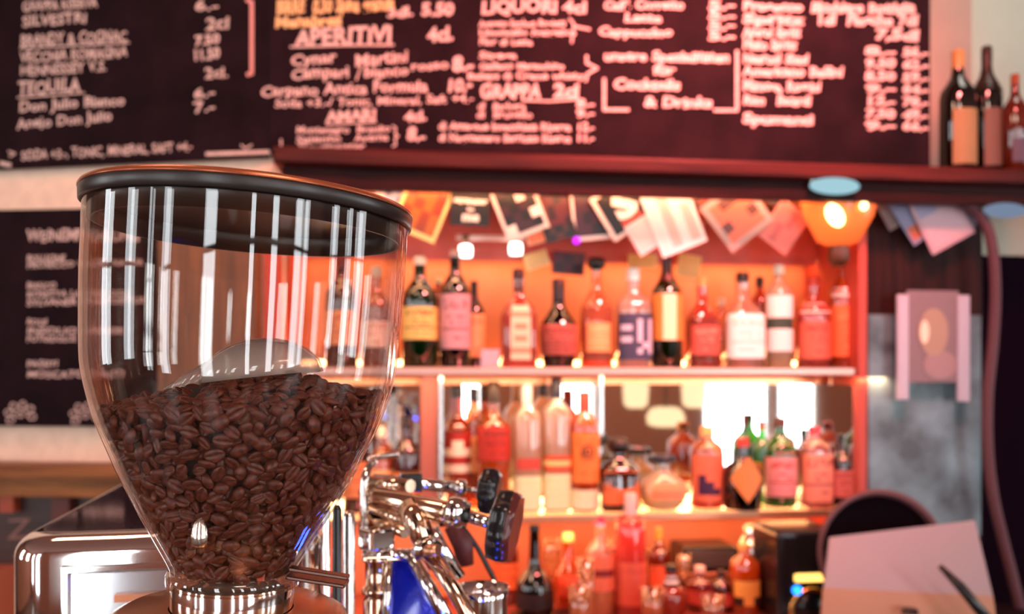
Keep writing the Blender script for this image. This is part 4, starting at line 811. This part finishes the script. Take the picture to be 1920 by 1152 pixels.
# sloping blue panel with chrome edges
bm = newbm(); quad(bm, [Q(734, 1046, .74), Q(766, 1044, .74), Q(842, 1180, .72), Q(726, 1180, .72)], .012); mobj('blue_panel', bm, plain('panel_blue', (.005, .018, .60), .18, .3, coat=1, bump=.8, scale=40))
bm = newbm(); tube(bm, [Q(731, 1042, .735), Q(722, 1185, .715)], .004, 10); tube(bm, [Q(771, 1040, .735), Q(850, 1185, .715)], .0065, 10); tube(bm, [Q(680, 1040, .735), Q(771, 1040, .735)], .005, 10); mobj('panel_edge', bm, CHROME)
# steam taps: pipe, tee, nut, shaft, knob, wand
def ringed(bm, a, b, prof, seg=28, ripple=0, nr=9):
    a = Vector(a); d = (Vector(b)-a); ln = d.length; q = Vector((0, 0, 1)).rotation_difference(d.normalized()).to_matrix().to_4x4(); M_ = Matrix.Translation(a) @ q
    rings = []
    for z, r in prof:
        rg = []
        for k in range(seg):
            an = 2*math.pi*k/seg; rr = r*(1+ripple*math.cos(nr*an)); rg.append(bm.verts.new(M_ @ Vector((rr*math.cos(an), rr*math.sin(an), z*ln))))
        rings.append(rg)
    for x, y in zip(rings, rings[1:]):
        for k in range(seg): f = bm.faces.new((x[k], x[(k+1) % seg], y[(k+1) % seg], y[k])); f.smooth = True
    bm.faces.new(rings[0][::-1]); bm.faces.new(rings[-1])
Y1 = .70
bm = newbm(); ringed(bm, Q(706, 930, Y1+.05), Q(842, 962, Y1), [(0, .0075), (.04, .009), (.96, .009), (1, .008)]); mobj('tee_pipe', bm, MATS['warm_chrome'])
bm = newbm(); ringed(bm, Q(836, 956, Y1), Q(880, 966, Y1), [(0, .009), (.05, .0125), (.75, .0125), (.8, .0105), (1, .0105)], 24, .02, 6); mobj('tap_nut', bm, CHROME)
bm = newbm(); ringed(bm, Q(878, 968, Y1), Q(926, 984, Y1-.010), [(0, .0055), (1, .0045)]); mobj('tap_shaft', bm, CHROME)
KN = [(0, .014), (.06, .020), (.2, .0275), (.62, .029), (.85, .027), (.97, .022), (1, .014)]
bm = newbm(); ringed(bm, Q(918, 981, Y1-.010), Q(966, 992, Y1-.013), KN, 72, .055, 8); k_ = mobj('tap_knob', bm, BLACKP)
bm = newbm(); ringed(bm, Q(950, 988, Y1-.012), Q(968, 992, Y1-.0135), [(0, .0275), (.5, .0285), (1, .026)], 72, .05, 8); obj('knob_collar', bm, plain('knob_band', (.10, .02, .018), .2), k_, shift=T.location)
# steam wand downwards from the tee
bm = newbm(); tube(bm, [Q(768, 950, Y1+.02), Q(780, 975, Y1+.01), Q(802, 1032, Y1)], [.0105, .011, .0095], 18); tube(bm, [Q(802, 1032, Y1), Q(850, 1105, Y1-.02), Q(905, 1200, Y1-.04)], [.0065, .0062, .006], 16); w_ = mobj('steam_wand', bm, MATS['warm_chrome'])
bm = newbm(); ringed(bm, Q(795, 1016, Y1), Q(806, 1040, Y1-.003), [(0, .0105), (.2, .013), (.8, .013), (1, .0105)]); obj('wand_collar', bm, CHROME, w_, shift=T.location)
bm = newbm(); ringed(bm, Q(800, 1034, Y1-.012), Q(822, 1032, Y1-.018), [(0, .005), (.2, .0055), (1, .0045)]); obj('wand_screw', bm, plain('copper_edge', (.75, .35, .2), .3, .8), w_, shift=T.location)
# second wand and tap further back
Y2 = .82
bm = newbm(); tube(bm, [Q(808, 990, Y2), Q(822, 1025, Y2), Q(858, 1085, Y2)], .0085, 16); mobj('steam_wand', bm, CHROME)
bm = newbm(); ringed(bm, Q(700, 900, Y2), Q(862, 915, Y2), [(0, .006), (1, .006)]); ringed(bm, Q(852, 914, Y2), Q(874, 916, Y2), [(0, .006), (.2, .0085), (.9, .0085), (1, .006)]); mobj('tee_pipe', bm, CHROME)
bm = newbm(); box(bm, Q(770, 904, Y2-.02), (.020, .022, .017), am, bev=.002); mobj('valve_cap', bm, BLACKP)
bm = newbm(); ringed(bm, Q(872, 918, Y2), Q(908, 920, Y2-.005), [(0, .0025), (1, .0025)]); mobj('tap_shaft', bm, CHROME)
bm = newbm(); ringed(bm, Q(899, 919, Y2-.008), Q(936, 924, Y2-.012), [(z, r*.76) for z, r in KN], 72, .055, 8); mobj('tap_knob', bm, BLACKP)
bm = newbm(); tube(bm, spline([Q(820, 985, .86), Q(860, 985, .86), Q(890, 1020, .86), Q(915, 1065, .86), Q(928, 1092, .86), Q(935, 1130, .86)]), .0025, 8); mobj('thin_hose', bm, BLACKP)
bm = newbm(); tube(bm, [Q(845, 985, .86), Q(868, 1020, .86), Q(874, 1060, .86)], [.008, .011, .008], 14); mobj('rubber_sleeve', bm, plain('sleeve', (.16, .03, .03), .5))
# feet, and an unseen blue light added for highlights on knobs and pipes
for u_, v_ in ((.03, .03), (.21, .03), (.03, .38), (.21, .38)):
    bm = newbm(); lathe(bm, [(.018, 0), (.018, .052), (.0005, .052)], 16, c=MW(u_, v_, ZF)); mobj('foot', bm, BLACKP)
bm = newbm(); box(bm, Q(890, 1290, .64), (.022, .02, .006)); mobj('blue_fill_light', bm, emit('blue_fill', (.03, .08, 1.0), 40))
# milk jug
p = Q(905, 1100, .80); hj = p.z-ZF
t = thing('milk_jug', 'small chrome milk jug below the steam wands', 'jug', (p.x, p.y, ZF))
bm = newbm(); lathe(bm, [(.0005, 0), (.030, 0), (.033, .01), (.033, hj*.55), (.0235, hj*.86), (.0235, hj*.97), (.025, hj), (.0238, hj), (.022, hj*.95), (.022, hj*.86), (.031, hj*.55), (.031, .012), (.0005, .012)], 36); obj('cup', bm, CHROME, t)
bm = newbm(); tube(bm, spline([(-.026, 0, hj*.9), (-.05, 0, hj*.86), (-.055, 0, hj*.6), (-.034, 0, hj*.4)]), .0035, 8); obj('handle', bm, CHROME, t)
p = Q(935, 1085, .84)
# glasses upside down on the machine
for i, (px, py, Y, c_) in enumerate(((706, 815, .93, 'f0c8a0'), (742, 812, .97, 'f4d4b8'), (724, 760, 1.02, 'f4e0c8'))):
    u_ = 0
    P = Q(px, py, Y); base = zt+.006
    # keep the glass over the cup tray
    q = Vector((P.x, P.y))-MO; q = MO+mu*min(max(q.dot(mu), .15), .205)+mv*min(max(q.dot(mv), .15), .36)
    bm = newbm(); h_ = [.085, .10, .13][i]; lathe(bm, [(.033, 0), (.026, h_-.004), (.024, h_), (.0005, h_)], 28); lathe(bm, [(.031, 0), (.0245, h_-.008), (.0005, h_-.008)], 28)
    tag(obj('drinking_glass', bm, glass('tumbler', (.96, .94, .92), .05, (.9, .8, .7), .10), None, (q.x, q.y, base+.001)), ['short clear glass upside down on the espresso machine, nearest the front', 'clear glass upside down on the espresso machine, middle one', 'tallest clear glass upside down on the espresso machine'][i], 'glass', 'glasses on the espresso machine')

# ------------------------------------------------------------------ grinder with bean hopper
GX, GY = (459-960)/F*.5, .50
tilt = Matrix.Rotation(R(3.1), 4, 'Y'); PIV = Vector((GX, GY, Z0))
GT = Matrix.Translation(PIV) @ tilt                       # hopper-local (z=0 at eye level) to world
def g(p): return GT @ Vector(p)
K = .5/F                                                   # metres per pixel at the hopper axis
G = thing('coffee_grinder', 'coffee grinder with a big clear hopper of beans and a black lid, in the foreground', 'coffee grinder', g((0, 0, -.498)))
G.rotation_euler = (0, R(3.1), 0)
GO = Vector((0, 0, -.498))
def gobj(name, bm, m): return obj(name, bm, m, G, shift=GO)
hp = [(390, 302), (520, 301), (640, 296), (700, 288), (750, 270), (800, 249), (850, 227), (900, 204), (960, 172), (1020, 138), (1060, 116), (1078, 112)]
hp = [((700-y)*K*.938 if y < 700 else (700-y)*K, w*K*(.955 if y < 690 else .965 if y < 720 else .985 if y < 770 else 1.0)) for y, w in hp]
def smooth_prof(pts, n=6):
    s = spline([(r, z, 0) for z, r in pts], n); return [(p.x, p.y) for p in s]
ho = smooth_prof(hp); TH = .0024
hi = [(r-TH, z) for r, z in ho]
def RI(z):
    for (r1, z1), (r2, z2) in zip(hi, hi[1:]):
        if z2 <= z <= z1: return r2+(r1-r2)*(z-z2)/max(z1-z2, 1e-6)
    return hi[0][0] if z > hi[0][1] else hi[-1][0]
bm = newbm(); lathe(bm, ho+hi[::-1], 128)
HG = glass('hopper_glass', (.965, .955, .94), 0, None, .045, .012)
hop = gobj('hopper', bm, HG)
ztop = ho[0][1]
# lid: flat black cap, inner skirt, and rounded rim coloured for its orange highlight
rl = ho[0][0]
bm = newbm(); lathe(bm, [(.0005, ztop+.012), (rl-.004, ztop+.0095), (rl+.0012, ztop+.0085), (rl+.0024, ztop+.005), (rl+.002, ztop-.0005), (rl+.0006, ztop-.0015), (rl+.0004, ztop+.001), (rl-.006, ztop+.002), (.0005, ztop+.002)], 128); gobj('lid', bm, plain('lid_black', (.020, .013, .011), .32))
bm = newbm(); lathe(bm, [(rl-.0035, ztop+.002), (rl-.0035, ztop-.010), (rl-.0055, ztop-.010), (rl-.0055, ztop+.002)], 96); gobj('lid_skirt', bm, plain('lid_black', (.020, .013, .011), .32))
bm = newbm(); lathe(bm, [(rl+.0004, ztop+.0092), (rl+.0018, ztop+.0083), (rl+.0027, ztop+.0068), (rl+.0027, ztop+.0060), (rl+.0014, ztop+.0062)], 128); gobj('lid_rim', bm, plain('rim_highlight', (.45, .12, .05), .25, .6))
# neck ring of the hopper, steel collar, grinder body
zc = (700-1080)*K; rc = 112*K
bm = newbm(); lathe(bm, [(rc-.002, zc+.004), (rc+.001, zc+.004), (rc+.0025, zc+.001), (rc+.0025, zc-.004), (rc-.002, zc-.004)], 72); gobj('neck_ring', bm, glass('neck_glass', (.95, .85, .78), .15, (.5, .3, .2), .10, .03))
bm = newbm(); lathe(bm, [(rc-.001, zc-.003), (rc-.0005, zc-.005), (rc-.0005, zc-.050), (.0005, zc-.050)], 96); lathe(bm, [(.0005, zc-.003), (rc-.001, zc-.003)], 72); gobj('collar', bm, plain('collar_steel', (.85, .82, .80), .09, 1.0))
bm = newbm(); zs = (700-1138)*K; lathe(bm, [(rc, zs), (.060, zs-.001), (.066, zs-.004), (.068, zs-.012), (.066, zs-.10), (.075, zs-.20), (.085, -.49), (.085, -.498), (.0005, -.498)], 72); gobj('body', bm, plain('grinder_copper', (.50, .20, .08), .25, .7))
# gate lever to the right of the neck
bm = newbm(); box(bm, (.050, -.004, zc+.003), (.034, .016, .0022), bev=.0008); box(bm, (.052, -.010, zc+.0085), (.034, .008, .0022), bev=.0008)
for vtx in bm.verts: vtx.co.z -= max(0, vtx.co.x-.034)*.10
gobj('gate_lever', bm, plain('lever_bronze', (.09, .035, .022), .25, .5))
bm = newbm(); lathe(bm, [(.001, 0), (.0045, .001), (.0048, .006), (.004, .012), (.0015, .016), (.0005, .017)], 16, c=(0, 0, 0), sy=.6)
zb = (700-1030)*K*.9; rb = RI(zb)+.003; bmesh.ops.translate(bm, vec=(-.004, -rb-.001, zb), verts=bm.verts); gobj('lock_pin', bm, plain('pin_steel', (.8, .72, .65), .2, 1.0))

# coffee beans -----------------------------------------------------
def bean_mesh(seed, L_=.0052, W_=.0038, D_=.0030):
    rr = random.Random(seed); bm = newbm(); bmesh.ops.create_uvsphere(bm, u_segments=26, v_segments=13, radius=1)
    for v_ in bm.verts:
        x, y, z = v_.co
        flat = -y                                          # flat face towards -y
        groove = math.exp(-((x+.06*math.sin(z*2.6))/.17)**2)*max(0, 1-abs(z)**4)
        if y < 0: y = y*.45+groove*.42
        v_.co = Vector((x*W_, y*D_, z*L_*(1+.03*rr.uniform(-1, 1))))
    for f in bm.faces: f.smooth = True
    return bm
m, n, out = nt('roasted_bean'); b_ = n.nodes.new('ShaderNodeBsdfPrincipled'); n.links.new(b_.outputs[0], out.inputs[0])
tc = n.nodes.new('ShaderNodeTexCoord'); ns = n.nodes.new('ShaderNodeTexNoise'); ns.inputs['Scale'].default_value = 420; ns.inputs['Detail'].default_value = 4; n.links.new(tc.outputs['Object'], ns.inputs['Vector'])
r_ = n.nodes.new('ShaderNodeValToRGB'); r_.color_ramp.elements[0].position = .3; r_.color_ramp.elements[1].position = .75; r_.color_ramp.elements[0].color = (.040, .006, .004, 1); r_.color_ramp.elements[1].color = (.20, .040, .018, 1)
n.links.new(ns.outputs['Fac'], r_.inputs[0]); n.links.new(r_.outputs[0], b_.inputs['Base Color']); b_.inputs['Roughness'].default_value = .42; b_.inputs['Specular IOR Level'].default_value = .35; b_.inputs['Coat Weight'].default_value = .12; b_.inputs['Coat Roughness'].default_value = .25
BEAN = m
rb_ = random.Random(11)
def mound(x, y): d = math.hypot(x-.022, y-.01); return .002-.0215*(d/.09)**1.35
zbot = (700-1068)*K
spots = []
# layer against the glass, all round
def too_close(p, lst, dmin):
    return any((p-q).length_squared < dmin*dmin for q in lst)
grid = {}
def put(p, dmin):
    key = tuple(int(c_/.008) for c_ in p)
    for i in (-1, 0, 1):
        for j in (-1, 0, 1):
            for k in (-1, 0, 1):
                for q in grid.get((key[0]+i, key[1]+j, key[2]+k), ()):
                    if (p-q).length_squared < dmin*dmin: return False
    grid.setdefault(key, []).append(p); return True
for it in range(26000):
    z = zbot+(0.0-zbot)*rb_.random()**.75; a = rb_.uniform(0, 2*math.pi); rr = RI(z)-.0034-rb_.random()*.0015
    p = Vector((rr*math.cos(a), rr*math.sin(a), z))
    if z > mound(p.x, p.y)-.001: continue
    if put(p, .0061): spots.append((p, 'w'))
for it in range(16000):
    rr = .09*math.sqrt(rb_.random()); a = rb_.uniform(0, 2*math.pi); x, y = rr*math.cos(a), rr*math.sin(a); z = mound(x, y)-.003+rb_.uniform(-.0015, .0015)
    if math.hypot(x, y) > RI(z)-.004: continue
    p = Vector((x, y, z))
    if put(p, .0062): spots.append((p, 't'))
for it in range(14000):                                      # second layer, fills the gaps
    z = zbot+(0.0-zbot)*rb_.random()**.75; a = rb_.uniform(0, 2*math.pi); rr = RI(z)-.0078-rb_.random()*.002
    p = Vector((rr*math.cos(a), rr*math.sin(a), z))
    if z > mound(p.x, p.y)-.003: continue
    if put(p, .0054): spots.append((p, 'i'))
camp = Vector((0, 0, Z0))
protos = [bean_mesh(i) for i in range(3)]
me_p = []
for i, b in enumerate(protos):
    bmesh.ops.recalc_face_normals(b, faces=b.faces); me = bpy.data.meshes.new('coffee_bean'); b.to_mesh(me); me.materials.append(BEAN); me_p.append(me)
def bean_matrix(p, kind):
    rad_ = Vector((p.x, p.y, -.35*math.hypot(p.x, p.y) if kind != 't' else 3)).normalized() if kind != 't' else Vector((0, -.3, 1)).normalized()
    q = Vector((0, -1, 0)).rotation_difference(rad_)       # flat side towards the glass
    if rb_.random() < .38: q = q @ Matrix.Rotation(math.pi, 3, 'Z').to_quaternion()
    spin = Matrix.Rotation(rb_.gauss(math.pi/2, .75), 3, 'Y').to_quaternion()
    wob = Matrix.Rotation(rb_.gauss(0, .35), 3, 'X').to_quaternion() @ Matrix.Rotation(rb_.gauss(0, .35), 3, 'Z').to_quaternion()
    s = rb_.uniform(.80, 1.04)
    return Matrix.Translation(p) @ (q @ spin @ wob).to_matrix().to_4x4() @ Matrix.Scale(s, 4)
info = []
for p, k in spots:
    wp = g(p); toc = (camp-wp); nrm = (GT.to_3x3() @ Vector((p.x, p.y, 0)).normalized()); face = nrm.dot(toc.normalized())
    score = (face/toc.length) if k == 'w' else (-9 if k == 'i' else -5)
    if k == 'w': score = face*1.0+.1/toc.length
    info.append((score, p, k))
info.sort(key=lambda q: -q[0])
print('beans', len(info))
first = True
for i, (s_, p, k) in enumerate(info[:300]):
    o = bpy.data.objects.new('coffee_bean', me_p[i % 3]); C.objects.link(o)
    o.matrix_world = GT @ bean_matrix(p, k)
    tag(o, 'glossy dark roasted coffee bean pressed against the front of the hopper glass', 'coffee bean', 'coffee beans at the front of the hopper')
allb = newbm()
src = [([v_.co.copy() for v_ in b.verts], [[v_.index for v_ in f.verts] for f in b.faces]) for b in protos]
V_, F_ = [], []
for i, (s_, p, k) in enumerate(info[300:]):
    M_ = bean_matrix(p, k); vs, fs = src[i % 3]; o_ = len(V_); V_ += [tuple(M_ @ q) for q in vs]; F_ += [[o_+j for j in f] for f in fs]
me = bpy.data.meshes.new('coffee_beans'); me.from_pydata(V_, [], F_); me.materials.append(BEAN)
me.polygons.foreach_set('use_smooth', [True]*len(me.polygons))
o = bpy.data.objects.new('coffee_beans', me); C.objects.link(o); o.matrix_world = GT
tag(o, 'mass of dark roasted coffee beans filling the rest of the hopper', 'coffee beans', None, 'stuff')
# dense middle of the pile
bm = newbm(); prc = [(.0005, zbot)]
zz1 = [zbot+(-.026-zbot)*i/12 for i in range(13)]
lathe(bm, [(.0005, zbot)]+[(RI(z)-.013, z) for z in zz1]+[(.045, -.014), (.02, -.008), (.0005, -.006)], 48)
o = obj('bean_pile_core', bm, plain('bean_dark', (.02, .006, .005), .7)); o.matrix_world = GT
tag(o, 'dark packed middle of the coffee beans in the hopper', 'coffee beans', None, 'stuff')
for b in protos: b.free()
# translucent dome added in place of the pale gleam above the beans
T2 = thing('gleam_dome', 'milky translucent dome added for the pale gleam above the beans in the hopper', 'gleam', g((.010, .0, -.002)))
bm = newbm(); lathe(bm, [(.001, 1.0), (.25, .97), (.55, .84), (.8, .6), (.95, .32), (1, 0), (.96, 0), (.91, .3), (.76, .56), (.52, .8), (.001, .95)], 40, mat=Matrix.Rotation(R(-6), 4, 'Y') @ Matrix.Diagonal((.036, .026, .023, 1)))
obj('bowl', bm, glass('gleam_milky', (1, .97, .94), .32, (1, .92, .86), .10, .08), T2)
bm = newbm(); tube(bm, [(-.030, 0, .004), (-.048, .004, -.004), (-.058, .006, -.009)], [.006, .004, .003], 10)
obj('handle', bm, glass('gleam_milky', (1, .97, .94), .5), T2)
